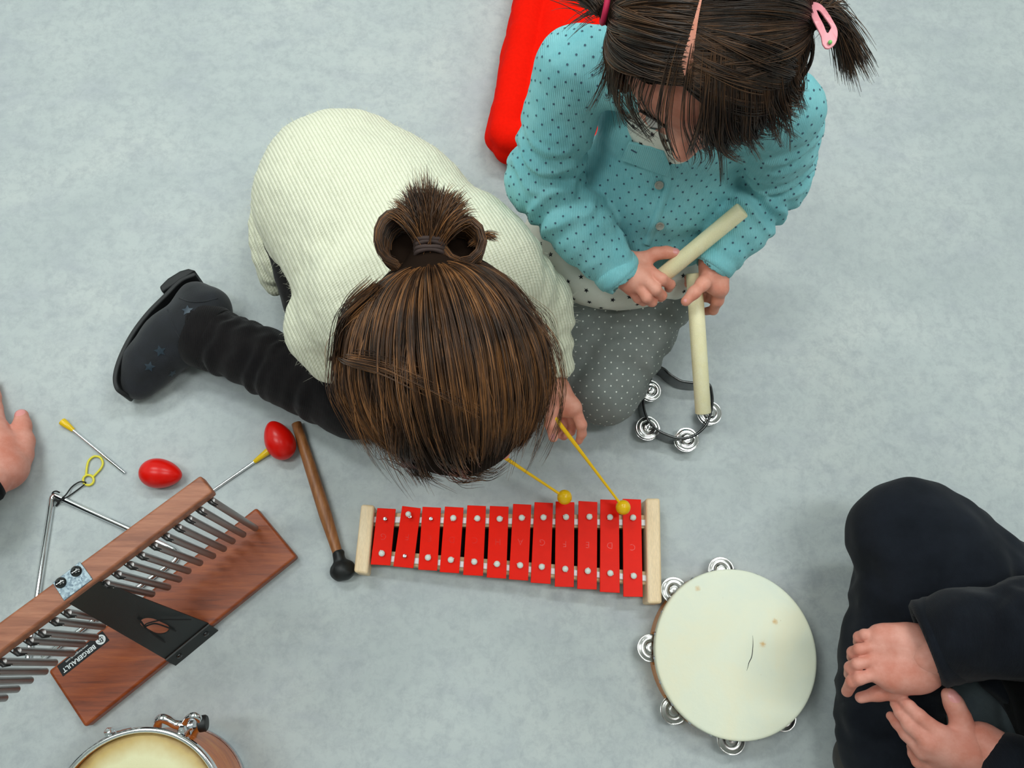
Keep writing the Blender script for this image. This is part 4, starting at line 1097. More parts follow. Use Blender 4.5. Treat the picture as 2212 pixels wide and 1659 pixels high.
for u, v in ((1424, 397), (1425, 485)):
    p, nn = hitpx(BC, u, v)
    if p is not None:
        nn = nrm(nn+np.array([0, 0, .3])); b = MB()
        b.lathe([(.0018, .0026), (.0032, .0028), (.0042, .0042), (.0054, .0042), (.0058, .0028), (.0050, .0012), (.0001, .001)], p+nn*.001, nn, 24); b.lathe([(.0001, .0030), (.0018, .0026)], p+nn*.001, nn, 24)
        b.build('button', M['button'], CARD, smooth=60)
# folded-back flap at the neckline
fl = [(1357, 309), (1340, 347), (1441, 383), (1447, 366), (1432, 330), (1404, 318)]
vs = []
for u, v in fl:
    p, nn = hitpx(BC, u, v)
    if p is None: p = P(u, v, .36)
    vs.append(p+nrm(np.array([0, 0, H_CAM])-p)*.011)
pl_c = sum(vs)/len(vs); u_, s_, vt = np.linalg.svd(np.array(vs)-pl_c); nf = vt[2]*(1 if vt[2][2] > 0 else -1)
vs = [q-nf*(q-pl_c).dot(nf)*.8 for q in vs]
b = MB(); b.prism([q-nf*.004 for q in vs], vs); fo = b.build('flap', M['teal'], CARD, bevel=.0012, bseg=3, smooth=60)
q_ = vs[0]*.45+vs[1]*.30+vs[5]*.25; b = MB(); b.tube([q_+nf*.0004, q_*.85+vs[3]*.15+nf*.0006], .0009, 6); b.build('buttonhole', M['teal_dot'], fo)

# hair -------------------------------------------------------------
HR = np.array([HEADK+.004, .0965, .091]); TF = np.stack([tl, tf, tc], 1)
def dir_at(u, v, Hc, Fr, R3, r=1.05):
    """direction on a head whose hair lies at picture position (u, v)"""
    best = None
    for th in np.linspace(0, PI, 61):
        for ph in np.linspace(-PI, PI, 121):
            D = np.array([math.sin(th)*math.cos(ph), math.sin(th)*math.sin(ph), math.cos(th)]); p = Hc+Fr@(D*R3*r)
            n_ = Fr@(D/R3)
            if n_.dot(np.array([0, 0, H_CAM])-p) < 0: continue
            q = toPX(p); e = (q[0]-u)**2+(q[1]-v)**2
            if best is None or e < best[0]: best = (e, D)
    return best[1]
kk = np.linspace(0, 1, 15)
HC2 = THC+tc*.004
bR = dir_at(1752, 34, HC2, TF, HR, 1.06); bL = dir_at(1312, 20, HC2, TF, HR, 1.06)
groups = []
S = SDF(.0030, .015)
S.ell(THC+tc*.003-tf*.004, HR+[.000, .000, .000], TF); S.ell(THC-tf*.02-tc*.03, HR+[.001, -.01, -.01], TF)
S.half(THC+tf*.046-tc*.012, nrm(tf*1.0-tc*.70+tl*.25), .012)
cL = HC2+TF@(bL*HR*1.16); cR = HC2+TF@(bR*HR*1.13)
for c_ in (cL, cR): S.ell(c_-(c_-HC2)*.06, (.012, .012, .012), None, .02)
def scalp(V, Q):
    return []
V, Q = S.mesh(); V = smooth_mesh(V, Q, 1, .5); VH, QH = V, Q
cq = (V[Q].mean(1)-HC2)@TF/HR; al_ = np.arctan2(cq[:, 2], cq[:, 1])
skinm = (np.abs(cq[:, 0]+.02) < np.where(al_ < 1.25, .075, .028)) & (al_ > .92) & (al_ < 2.3)
HAIRT = link_mesh('hair', V, Q, M['hair_base'], TG, 180, label='dark brown parted hair in two bunches')
at = HAIRT.data.attributes.new('rnd', 'FLOAT', 'POINT'); at.data.foreach_set('value', np.full(len(V), .25, np.float32))
def lay(st, en, r0, r1, K, jit=.0005, cl=.0022, nc=26, tail=None):
    """hairs lying on the head from st to en (directions), neighbours stay neighbours"""
    n = len(st); D = slerp(st, en, K)
    rr = (1.03+r0+(r1-r0)*K[None, :]+RNG.uniform(-.012, .022, (n, 1))+.02*np.sin(PI*K)[None])[:, :, None]
    Pp = HC2+(D*HR*rr)@TF.T
    wv = clumps(n, max(2, n//nc), cl)[:, None]*np.sin(PI*K)[None, :, None]
    w2 = np.sin(K[None]*RNG.uniform(3, 7, (n, 1))+RNG.uniform(0, 6, (n, 1)))[:, :, None]*RNG.normal(0, jit, (n, 1, 3))
    return Pp+wv+w2*np.sin(PI*K)[None, :, None]
for side, bd in ((1, bL), (-1, bR)):
    n = 4600; s_ = np.sort(RNG.uniform(0, 1, n)); al = .80+1.85*s_
    st = np.stack([side*RNG.uniform(.0, .06, n), np.cos(al), np.sin(al)], 1)
    # swing outward before gathering, so the hairs comb round the skull
    off = np.stack([side*np.full(n, .0), .20*(1-2*s_), -.16*np.abs(1-2*s_)], 1)
    en = bd[None]+off*.55+RNG.normal(0, .025, (n, 3))
    groups.append((lay(st, en, 0, .03, kk), .00042))
    # from the temple and the nape up to the bunch
    n = 2000; s_ = np.sort(RNG.uniform(0, 1, n)); ga = .55-3.0*s_
    st = np.stack([side*(.80+.15*np.sin(PI*s_)), np.cos(ga)*.75, -.25+np.sin(ga)*.35], 1)
    en = bd[None]+np.stack([0*s_, .18*np.cos(ga), .15*np.sin(ga)], 1)*.6+RNG.normal(0, .02, (n, 3))
    groups.append((lay(st, en, 0, .03, kk, cl=.0028), .00042))
    n = 1300; s_ = np.sort(RNG.uniform(0, 1, n)); al = .80+.5*s_
    st = np.stack([side*(.0+.04*s_), np.cos(al), np.sin(al)], 1)
    en = np.stack([side*(.95-.1*s_), .30-.1*s_, -.32+.45*s_], 1)+RNG.normal(0, .03, (n, 3))
    if side < 0: groups.append((lay(st, en, .0, .03, kk, cl=.0035), .00042))
    else: groups.append((lay(st[::2], (en+np.array([.2, -.25, .15]))[::2], .0, .03, kk, cl=.0035), .00042))
# fringe falling over the brow, and loose side locks
def fall(n, al0, al1, ph0, ph1, L0, L1, bend, r0=1.05, K=kk, cl=.004, nc=14):
    s_ = np.sort(RNG.uniform(0, 1, n)); ph = ph0+(ph1-ph0)*s_; al = RNG.uniform(al0, al1, n)
    st = np.stack([np.sin(ph), np.cos(ph)*np.cos(al), np.cos(ph)*np.sin(al)], 1)
    dn = np.stack([np.sin(ph)*1.15+RNG.normal(0, .02, n), np.cos(ph)*1.0, np.full(n, -.25)+RNG.normal(0, .06, n)], 1)
    D = slerp(st, dn, K); L = RNG.uniform(L0, L1, (n, 1))
    rr = (r0+.03*np.sin(PI*K)[None]+L*np.clip((K[None]-.45)/.55, 0, 1)**2+RNG.uniform(-.01, .03, (n, 1)))[:, :, None]
    Pp = HC2+(D*HR*rr)@TF.T
    cc = np.arange(n)*max(2, n//nc)//n; m_ = cc.max()+1
    bv = (tf*bend[0]+tl*bend[1]-np.array([0, 0, 1])*bend[2])
    sc = RNG.uniform(.4, 1.5, m_)[cc]; curl = RNG.normal(0, .5, (m_, 3))[cc]*bend[3] if len(bend) > 3 else 0
    kq = (np.clip((K-.4)/.6, 0, 1)**2)[None, :, None]
    Pp = Pp+bv*kq*sc[:, None, None]
    if len(bend) > 3: Pp = Pp+curl[:, None]*kq*np.sin(K*4)[None, :, None]
    return Pp+clumps(n, m_, cl)[:, None]*(K**2)[None, :, None]
groups.append((fall(1500, .85, 1.25, -1.15, -.18, .0, .05, (-.004, -.014, .002, .02), cl=.006), .00042))
groups.append((fall(95, .85, 1.2, -.18, .75, .0, .08, (.0, -.014, .010, .04), cl=.010, nc=16), .00040))
groups.append((fall(260, .8, 1.3, .80, 1.35, .0, .16, (-.01, .002, .03, .05), cl=.006, nc=20), .00038))
groups.append((fall(130, .8, 1.3, -1.35, -.95, .05, .16, (-.0, -.008, .03, .04), cl=.007), .00038))
def bunch(c, d, n, L, sp, K=np.linspace(0, 1, 12), g=(.0, 0, -.02), curl=(0, 0, 0)):
    d = nrm(d); s_ = RNG.normal(0, 1, (n, 3)); s_ -= (s_@d)[:, None]*d
    s0 = c+s_*.005; m_ = max(2, n//22); cc = np.arange(n)*m_//n
    dirs = d[None]+s_*.06+RNG.normal(0, sp, (m_, 3))[cc]
    t = K[None, :, None]; Lr = RNG.uniform(.7, 1.05, (n, 1, 1))*L
    return s0[:, None]+dirs[:, None]*t*Lr+np.array(g)*t**2*Lr/L+(np.array(curl)+RNG.normal(0, .006, (m_, 3))[cc])[:, None]*t**2
dR_ = nrm(TF@(bR*HR)); dL_ = nrm(TF@(bL*HR))
groups.append((bunch(cL, dL_*.4+np.array([-.1, .9, 0]), 500, .055, .2), .0004))
groups.append((bunch(cR, dR_*.5+np.array([.45, .35, 0]), 600, .036, .12, curl=(.010, -.036, -.02)), .0004))
groups.append((bunch(cR, dR_*.5+np.array([.20, .8, .2]), 500, .042, .18, curl=(.0, .010, -.03)), .0004))
hair_object('hair_strands', groups, M['hair_dark'], HAIRT)
b = MB(); vs = []; nP = 26
for i in range(nP):
    a_ = .90+1.1*i/(nP-1); w_ = (.075*(1-i/(nP-1))**3.+.003)*(min(1, i/2.5+.05))
    for s_ in (-1, -.4, .4, 1): vs.append(HC2+TF@(nrm([s_*w_, math.cos(a_), math.sin(a_)])*HR*1.052))
b.add(vs, [(4*i+k, 4*i+k+1, 4*i+5+k, 4*i+4+k) for i in range(nP-1) for k in range(3)]); b.build('parting', M['skin_child'], HAIRT, smooth=180, label='skin showing at the parting')
b = MB(); x_, y_, _z = frame(dL_); b.tube([cL+.011*(math.cos(a)*x_+math.sin(a)*y_) for a in np.linspace(0, 2*PI, 17)[:-1]], .003, 8, closed=True); b.build('hair_band', simple('magenta_band', rgb(190, 20, 70), .7), HAIRT, smooth=180)
# pink snap clip, laid on the hair
BH = bvh(VH, QH)
def clipz(u, v):
    return P(u, v, CZ)
pc, _n = hitpx(BH, 1768, 55)
CZ = (pc[2] if pc is not None else .62)+.014
oc = [(1742, 14), (1757, 3), (1776, 12), (1797, 44), (1809, 68), (1806, 92), (1791, 103), (1779, 98), (1774, 80), (1757, 48)]
ic = [(1763, 22), (1770, 24), (1783, 42), (1794, 58), (1793, 64), (1786, 72), (1778, 55), (1768, 36)]
o3 = bez([clipz(*q) for q in oc]+[clipz(*oc[0])], 4)[:-1]; i3 = bez([clipz(*q) for q in ic]+[clipz(*ic[0])], 5)[:-1]
n_ = 40; vs = []
cI = sum(i3)/len(i3)
def cdist(L, d):
    best = max(L, key=lambda p: nrm(p-cI).dot(d)); return best
tpx = nrm(clipz(1790, 90)-clipz(1757, 20)); tpy = np.array([-tpx[1], tpx[0], 0])
for i in range(n_):
    a = 2*PI*i/n_; d_ = nrm(tpx*math.cos(a)*2.2+tpy*math.sin(a)); A_, B_2 = cdist(o3, d_), cdist(i3, d_)
    for q in (A_, B_2): vs.append(q+[0, 0, .0012-.10*np.dot(q-cI, tpx)**2/.03]); 
    for q in (A_, B_2): vs.append(q+[0, 0, -.0004-.10*np.dot(q-cI, tpx)**2/.03])
fs = []
for i in range(n_):
    a = 4*i; c_ = 4*((i+1) % n_); fs += [(a, a+1, c_+1, c_), (a+2, c_+2, c_+3, a+3), (a, c_, c_+2, a+2), (a+1, a+3, c_+3, c_+1)]
b = MB(); b.add(vs, fs); cp_ = b.build('hair_clip', M['pink'], HAIRT, smooth=50, bevel=.0005)
b = MB(); b.ball(clipz(1792, 93)+[0, 0, .001], .0018, 12); b.build('gem', M['green'], cp_, smooth=180)
# ================================================================== child in the cream jumper
CG = thing('person', P(860, 560, 0), 'crouching child in a cream knitted jumper with brown hair in a topknot', 'person')
C8 = lambda x, y: (1150+x*.12056, 780+y*.12056)
hC = P(963, 795, .455)
gf = nrm((.06, -.86, -.50)); gc = nrm(np.array([-.02, -.4, .9])-gf*gf.dot((-.02, -.4, .9))); gl = np.cross(gf, gc)
chip = np.array([-.185, .600, .165]); csR = np.array([-.150, .425, .275]); csL = np.array([.035, .455, .285])
ceR = P(716, 745, .160); cwR = P(960, 880, .115); ceL = P(1150, 665, .190); cwL = P(1203, 838, .128)
kR = P(765, 862, .056); aR = P(470, 735, .050); kL = np.array([-.02, .40, .052])
S = SDF(.0035, .02)
S.chain([chip+[-.06, 0, 0], chip+[.06, .01, 0]], [.065, .065]); S.chain([chip, (-.12, .53, .20), (-.065, .46, .25)], [.075, .070, .066])
S.cone(csR, csL, .034, .034); S.cone((csR+csL)/2+[0, -.01, .01], hC-gc*.04-gf*.01, .034, .032)
S.cone(chip+[-.05, -.01, 0], kR, .050, .036); S.cone(kR, aR, .036, .026); S.cone(aR, P(400, 690, .045), .024, .024)
S.cone(chip+[.07, 0, 0], kL, .050, .036); S.cone(kL-[0, 0, .01], kL+[-.10, .22, -.012], .034, .026)
S.cone(csR, ceR, .026, .021); S.cone(ceR, cwR, .021, .017); S.cone(csL, ceL, .026, .021)
GA = head_sdf(S, hC, (gl, gf, gc), (.077, .094, .084))
V0, Q0 = S.mesh(); V0 = smooth_mesh(V0, Q0, 1, .4); V0[:, 2] = np.maximum(V0[:, 2], .003)
c0 = V0[Q0].mean(1); lipm = (np.linalg.norm(c0-GA(0, .083, -.0655), axis=1) < .011)*2
S = SDF(.0010, .0035)
def CD(pts, k=None): return px_chain(S, C8, .12056, pts, k)
S.cone(ceL, P(*C8(280, 60), .150), .021, .0165, .006)
CD([(280, 60, .150, 190), (450, 520, .128, 170)], .006)
for q in ((760, 850, .130, 112), (650, 880, .128, 105), (520, 900, .120, 100)): CD([(450, 520, .128, 168), q], .012)
CD([(560, 680, .132, 135), (720, 800, .134, 120)], .012)
CD([(400, 640, .126, 130), (350, 900, .124, 112), (335, 1130, .118, 102), (375, 1365, .105, 88)], .006)
CD([(760, 850, .130, 112), (880, 1140, .122, 96), (885, 1300, .110, 84), (835, 1430, .100, 66)], .003)
CD([(650, 880, .122, 105), (740, 1120, .100, 88), (690, 1260, .088, 78), (600, 1330, .086, 66)], .003)
CD([(520, 900, .110, 98), (600, 1180, .082, 82), (560, 1340, .072, 72), (500, 1330, .076, 62)], .003)
CD([(430, 900, .100, 90), (470, 1120, .074, 76), (490, 1240, .068, 66)], .003)
W_, _ = px_chain(SDF(1, 1), C8, .12056, [(372, 1400, .110, 70)]*2)
V1, Q1 = S.mesh(); m1 = nail_faces(V1, Q1, [(W_[0]+[0, 0, .0055], .0062)])
# right hand round the other mallet, under the hair
S = SDF(.0012, .004); d_ = nrm(MA_H-MA_T); T0 = MA_T+d_*.004; wq = cwR
S.cone(ceR*.4+cwR*.6, wq, .019, .0175)
lat = nrm(np.cross(d_, (0, 0, 1)))
if lat.dot(nrm(wq-T0)) < 0: lat = -lat
upz = np.array([0, 0, 1.0])
for i in range(4):
    c = T0-d_*(.0135*i-.012); kn_ = c+lat*.020+upz*.010
    S.cone(wq, kn_, .0165, .0092, .01); S.chain([kn_, c+upz*.0125, c-lat*.010+upz*.002, c-lat*.002-upz*.0085], [.0088, .0080, .0072, .0062], .003)
S.chain([wq+upz*.004, T0+d_*.022+lat*.014+upz*.008, T0+d_*.034+lat*.002+upz*.009], [.012, .0095, .0075], .006)
V2, Q2 = S.mesh()
Va, Qa, _m = join([(V0, Q0), (V1, Q1), (V2, Q2)]); mi = np.concatenate([lipm, m1, np.zeros(len(Q2), int)])
link_mesh('body', Va, Qa, [M['skin_child'], M['nail'], M['lip']], CG, 180, mi=mi)
face_bits(GA, CG, 1.04, M['hair_light'])

# black corduroy trousers
S = SDF(.0035, .02)
S.ell(chip+[0, .0, -.02], (.118, .105, .10)); S.cone(chip+[-.05, -.01, -.02], kR+[0, 0, .004], .072, .056)
cuff = P(437, 722, .052)
S.cone(kR, kR*.55+aR*.45, .058, .052, .012, fold=(.0020, .040, .4)); S.cone(kR*.55+aR*.45, cuff, .052, .046, .010, fold=(.0022, .026, 2.))
S.cone(chip+[.07, 0, -.01], kL, .070, .054); S.cone(kL-[0, 0, .004], kL+[-.10, .22, -.006], .046, .040, fold=(.003, .03, 1))
dc_ = nrm(cuff-kR)
S.cone(cuff-dc_*.004, cuff+dc_*.05, .038, .046, .004, '-')
S.noise(.0022, 34, 8); S.noise(.0009, 90, 2); S.half((0, 0, .002), (0, 0, -1), .008)
PANT, VP, QP = finish('trousers', S, M['black_cord_cloth'], CG, 1)
b = MB(); b.lathe([(.0425, -.026), (.0485, -.027), (.0505, -.022), (.0505, -.002), (.0485, .004), (.0425, .002)], cuff+dc_*.004, dc_, 48, closed=True)
b.v = [(v[0], v[1], max(v[2], .001)) for v in b.v]; b.build('turn_up', M['black_cord_cloth'], PANT, smooth=50)
# the boot, lying on its side
BT = CG
S = SDF(.0022, .014)
S.cone(P(430, 720, .050), P(446, 672, .048), .042, .035); S.cone(P(446, 672, .048), P(425, 650, .046), .035, .030)
S.cone(P(428, 690, .048), P(368, 738, .046), .044, .042); S.cone(P(368, 738, .046), P(322, 788, .042), .042, .036); S.cone(P(322, 788, .042), P(302, 826, .036), .036, .026)
S.noise(.0012, 50, 3); S.half((0, 0, .002), (0, 0, -1), .006)
def bstars(V, Q):
    B = bvh(V, Q); Vs = []; Fs = []; o = 0
    for (u, v_, r_) in ((405, 671, .0125), (346, 758, .0125), (402, 763, .0115), (323, 792, .0115), (436, 700, .012), (372, 806, .010)):
        p, nn = hitpx(B, u, v_)
        if p is None: continue
        ex, ey, _z = frame(nn); a0 = random.uniform(0, 6)
        ring = []
        for k in range(10):
            rr = r_*.72 if k % 2 == 0 else r_*.33
            q = p+rr*(math.cos(a0+k*PI/5)*ex+math.sin(a0+k*PI/5)*ey); h_ = B.find_nearest(Vector(q)); ring.append(np.array(h_[0])+np.array(h_[1])*.0011)
        Vs.append(np.array(ring+[p+nn*.0014])); c = o+10
        Fs += [(o+(2*k-1) % 10, o+2*k, o+2*k+1, c) for k in range(5)]; o += 11
    return [(np.concatenate(Vs), np.array(Fs), 1)]
BOOT, VB_, QB_ = finish('boot', S, [M['suede'], M['star_glitter']], CG, 1, bstars, label='dark navy suede ankle boot with star patches')
# sole: a curved slab standing on edge along the outline
sole = bez([P(*q, .040) for q in ((430, 601), (398, 618), (366, 652), (330, 690), (296, 736), (270, 786), (258, 826), (262, 852), (276, 862))], 6)
n = len(sole); b = MB(); vs = []
for i, p in enumerate(sole):
    d = nrm(sole[min(i+1, n-1)]-sole[max(i-1, 0)]); nn = np.array([d[1], -d[0], 0]);  t = i/(n-1)
    if nn.dot(P(400, 740, 0)-p) < 0: nn = -nn
    w = .030*(.86+.22*math.sin(PI*min(t*1.15, 1)))*(1 if t < .85 else 1-.5*((t-.85)/.15)**2); th = .0065
    zc0 = .038
    for off, z in ((0, zc0-w), (th, zc0-w*.98), (th, zc0+w*.98), (0, zc0+w)): vs.append((p[0]+nn[0]*off, p[1]+nn[1]*off, max(z, .001)))
fs = [(0, 1, 2, 3), (4*n-1, 4*n-2, 4*n-3, 4*n-4)]+[(4*i+l, 4*i+(l+1) % 4, 4*i+4+(l+1) % 4, 4*i+4+l) for i in range(n-1) for l in range(4)]
b.add(vs, fs); b.build('sole', M['sole'], BOOT, bevel=.0015, smooth=50)
hq = [(433, 599), (362, 646), (356, 634), (374, 616), (400, 600), (418, 595)]
b = MB(); b.prism([P(*q, .040)*[1, 1, 0]+[0, 0, .007] for q in hq], [P(*q, .040)*[1, 1, 0]+[0, 0, .066] for q in hq]); b.build('heel', M['sole'], BOOT, bevel=.003, bseg=3, smooth=50)
b = MB(); BB = bvh(VB_, QB_)
for ln in ([(362, 670), (374, 700), (392, 732), (408, 737), (425, 730)], [(388, 645), (410, 652), (440, 652), (470, 645)]):
    pt = [hitpx(BB, *q) for q in ln]; pt = [p+n_*.0004 for p, n_ in pt if p is not None]
    if len(pt) > 2: b.tube(bez(pt, 6), .0011, 6)
b.build('seam', M['suede'], BOOT, smooth=60)

# cream jumper
ax = nrm(np.array([-.05, .44, 0])-np.array([-.19, .62, 0])); ay = np.cross((0, 0, 1), ax); RS = np.stack([ax, ay, [0, 0, 1]], 1)
S = SDF(.0038, .03)
S.ell((-.178, .606, .195), (.128, .128, .122), RS); S.ell((-.120, .540, .225), (.135, .140, .122), RS); S.ell((-.055, .462, .262), (.105, .142, .105), RS)
S.ell((-.196, .604, .135), (.110, .118, .085), RS, .012)
S.cone(csR+[0.008, 0, .0], P(706, 705, .200), .062, .055, .03); S.cone(P(706, 705, .200), P(728, 748, .185), .055, .050, .012)
S.cone(csL, ceL+[0, 0, .012], .066, .050, .03, fold=(.003, .05, 1)); 
cfL = P(1190, 783, .150); S.cone(ceL+[0, 0, .012], cfL, .050, .033, .012, fold=(.003, .03, 2))
S.cone((csR+csL)/2, (csR+csL)/2+[.008, -.03, .05], .062, .052, .02)
dS = nrm(cfL-ceL); S.cone(cfL+dS*.008, cfL+dS*.05, .0235, .028, .004, '-')
# loose hem turned over the back, and the opening below
S.noise(.0045, 14, 3); S.noise(.0018, 40, 4); S.noise(.0012, 170, 5)
S.half((-.200, .60, .052), (-.1, .1, -1), .008)
KNIT, VK, QK = finish('jumper', S, M['knit'], CG, 1)
BK = bvh(VK, QK)
# chunky ribbed hem standing out behind
S = SDF(.0034, .012)
hb = []
for i, (u, v, z) in enumerate(((640, 322, .10), (598, 372, .12), (572, 430, .13), (563, 490, .13), (568, 545, .12), (584, 590, .10))): hb.append(P(u, v, z))
hb = bez(hb, 4)
for i in range(len(hb)-1): S.cone(hb[i]+[.004, 0, -.03], hb[i+1]+[.004, 0, -.03], .022, .022, .006); S.cone(hb[i]+[.002, 0, .0], hb[i+1]+[.002, 0, .0], .018, .018, .004); S.cone(hb[i]+[.020, 0, .03], hb[i+1]+[.020, 0, .03], .022, .022, .004)
S.noise(.002, 60, 4); S.noise(.0014, 170, 4)
finish('ribbed_hem', S, M['knit'], KNIT, 1)
# fuzzy fibres round the edges of the jumper
n = 5200; ii = RNG.integers(0, len(QK), n); cF = VK[QK].mean(1)[ii]; nF = np.cross(VK[QK[ii, 1]]-VK[QK[ii, 0]], VK[QK[ii, 3]]-VK[QK[ii, 0]]); nF /= np.linalg.norm(nF, axis=1, keepdims=True)+1e-9
dF = nF+RNG.normal(0, .7, (n, 3)); K5 = np.linspace(0, 1, 5); LF = RNG.uniform(.002, .005, (n, 1, 1))
fz = cF[:, None]-nF[:, None]*.001+dF[:, None]*LF*K5[None, :, None]+RNG.normal(0, .5, (n, 1, 3))*LF*(K5**2)[None, :, None]
hair_object('wool_fuzz', [(fz, .00012)], simple('wool_fibre', rgb(236, 235, 214), .9), KNIT)['kind'] = 'stuff'

# hair -------------------------------------------------------------
GR = np.array([.083, .099, .090]); GF = np.stack([gl, gf, gc], 1); hC2 = hC+gc*.003
pD = dir_at(925, 552, hC2, GF, GR, 1.07)
pU = nrm(pD)
S = SDF(.003, .018)
S.ell(hC2-gf*.004, GR+[.007, .006, .002], GF); S.ell(hC2+gf*.016-gl*.012-gc*.006, GR+[-.004, -.004, -.008], GF); S.ell(hC2-gc*.035-gf*.02, GR+[.006, -.004, -.010], GF); S.half(hC+gf*.088-gc*.03, nrm(gf-gc*1.1), .012)
tie = hC2+GF@(pU*GR*1.14)
S.ell(tie, (.017, .017, .017), None, .02)
VG, QG = S.mesh(); VG = smooth_mesh(VG, QG, 1, .5)
HG = link_mesh('hair', VG, QG, M['hair_base'], CG, 180, label='chestnut hair pulled up into a topknot')
at = HG.data.attributes.new('rnd', 'FLOAT', 'POINT'); at.data.foreach_set('value', np.full(len(VG), .1, np.float32))
x_, y_, _z = frame(pU)
def comb(n, th0, th1, r0, r1, cl, K, jit=.0006, nc=24, phr=(0, 2*PI), lift=.05, drop=0.0):
    ph = np.sort(RNG.uniform(phr[0], phr[1], n))[:, None]; th1_ = RNG.uniform(th1[0], th1[1], (n, 1))
    m_ = max(2, n//nc); cc = np.arange(n)*m_//n; th1_ = th1_*.5+.5*RNG.uniform(th1[0], th1[1], (m_, 1))[cc]
    t = K[None]; th = th0+(th1_-th0)*t
    tw = RNG.normal(0, .05, (m_, 1))[cc]*t+RNG.normal(0, .012, (n, 1))*t
    D = (np.cos(th)[..., None]*pU+np.sin(th)[..., None]*(np.cos(ph+tw)[..., None]*x_+np.sin(ph+tw)[..., None]*y_))
    rr = 1.035+r0+(r1-r0)*t+lift*np.sin(PI*np.clip(t, 0, 1))**1.0*.6+RNG.uniform(-.014, .022, (n, 1))
    rr = rr+.22*np.clip(-D[..., 0]*.62+D[..., 1]*.72-.25, 0, 1)
    Pp = hC2+(D*GR*rr[..., None])@GF.T
    Pp += RNG.normal(0, cl, (m_, 3))[cc][:, None]*(np.sin(PI*K*.75))[None, :, None]
    w2 = np.sin(K[None]*RNG.uniform(3, 8, (n, 1))+RNG.uniform(0, 6, (n, 1)))[:, :, None]*RNG.normal(0, jit, (n, 1, 3))
    Pp += w2*np.sin(PI*K)[None, :, None]
    Pp[..., 2] -= drop*np.clip((K-.75)/.25, 0, 1)[None]**2
    return Pp
kg = np.linspace(0, 1, 18)
groups = [(comb(9000, .10, (1.95, 2.45), 0, .02, .0016, kg, lift=.09), .00045),
          (comb(2400, .12, (1.7, 2.4), .02, .06, .0035, kg, .001, 12, lift=.12), .00038),
          (comb(260, .9, (2.0, 2.5), .05, .22, .010, kg, .002, 6, lift=.03, drop=.03), .00030)]
# a loose lock falling to the picture left across the head
def lock(pts, n, sp0, sp1, r):
    c = np.array(bez([np.array(p) for p in pts], 5)); K = len(c); t = np.linspace(0, 1, K)[None, :, None]
    o_ = RNG.normal(0, 1, (n, 3)); o_[:, 2] *= .5
    return c[None]+o_[:, None]*(sp0+(sp1-sp0)*t)+RNG.normal(0, 1, (n, 1, 3))*sp1*.6*t**2
def hp(u, v, up_=.006):
    p, nn = hitpx(bvh_g, u, v); return (p+nn*up_) if p is not None else P(u, v, .42)
bvh_g = bvh(VG, QG)
L1 = [hp(1060, 905, .001), hp(1000, 866, .006), hp(930, 826, .010), hp(860, 794, .012), hp(790, 778, .013), P(742, 772, .44), P(712, 776, .435)]
groups.append((lock(L1, 60, .0050, .0011, 0), .00032)); groups.append((lock(L1[2:], 60, .0060, .0014, 0), .00032))
L2 = [hp(830, 640, .010), hp(780, 690, .010), P(742, 760, .44), P(738, 830, .43), P(765, 890, .42), P(800, 945, .41)]
groups.append((lock(L2, 260, .006, .006, 0), .00036))
for (a, b2, c) in (((1130, 640), (1185, 690), (1196, 760)), ((1140, 680), (1190, 740), (1200, 820)), ((905, 985), (915, 1020), (960, 1038)), ((960, 1000), (990, 1035), (1040, 1030)),
                   ((1000, 1000), (1060, 1030), (1110, 1000)), ((830, 950), (840, 985), (880, 985)), ((760, 700), (725, 745), (728, 800)), ((940, 990), (905, 1015), (920, 1032))):
    groups.append((lock([P(*a, .42), P(*b2, .41), P(*c, .40)], 14, .003, .005, 0), .00026))
L3 = [hp(880, 900, .004), hp(880, 960, .004), P(900, 995, .41), P(918, 1022, .40)]
groups.append((lock(L3, 300, .007, .006, 0), .00036))
L3 = [hp(960, 920, .004), hp(980, 975, .004), P(1005, 1003, .41), P(1040, 1008, .40)]
groups.append((lock(L3, 300, .009, .006, 0), .00036))
# topknot: fan and two rolled loops
tu = nrm(P(925, 480, .50)-P(925, 545, .49)); tr = nrm(P(970, 540, .49)-P(925, 540, .49)); tz_ = np.array([0, 0, 1.0])
T0_ = tie+tz_*.004
K12 = np.linspace(0, 1, 12)
def fan(n, a0, a1, L0, L1, curl):
    a = np.sort(RNG.uniform(a0, a1, n)); m_ = max(3, n//24); cc = np.arange(n)*m_//n
    a = a*.7+.3*(a0+(a1-a0)*RNG.random(m_)[cc]); L = (L0+(L1-L0)*RNG.random(m_)[cc])*RNG.uniform(.93, 1.05, n)
    d = np.cos(a)[:, None]*tu+np.sin(a)[:, None]*tr; t = K12[None, :, None]
    s0 = T0_+RNG.normal(0, .0035, (n, 3))+tz_*.004
    z = (.020+RNG.normal(0, .005, (n, 1, 1)))*np.sin(PI*.62*t)*1.0-curl*t**3
    bx = RNG.normal(0, .004, (m_, 3))[cc][:, None]*t**2
    return s0[:, None]+d[:, None]*L[:, None, None]*(t**.9)+tz_*z+bx
groups.append((fan(2900, -.78, .98, .045, .058, .016), .0004)); groups.append((fan(120, -.5, .1, .054, .068, .0), .00030))
def loop(n, c, rx, ry, w, a0, a1, tilt):
    a = a0+(a1-a0)*K12[None]; r_ = 1+RNG.uniform(-.14, .10, (n, 1)); off = RNG.uniform(-w, w, (n, 1))
    return (c[None, None]+(np.cos(a)*r_*rx)[..., None]*tr+(np.sin(a)*r_*ry)[..., None]*tu+(off+0*a)[..., None]*tz_+(off*tilt+0*a)[..., None]*tr)+RNG.normal(0, .0008, (n, 1, 3))
cRt = T0_+tr*.029+tu*.008-tz_*.004; cLt = T0_-tr*.027+tu*.012-tz_*.006
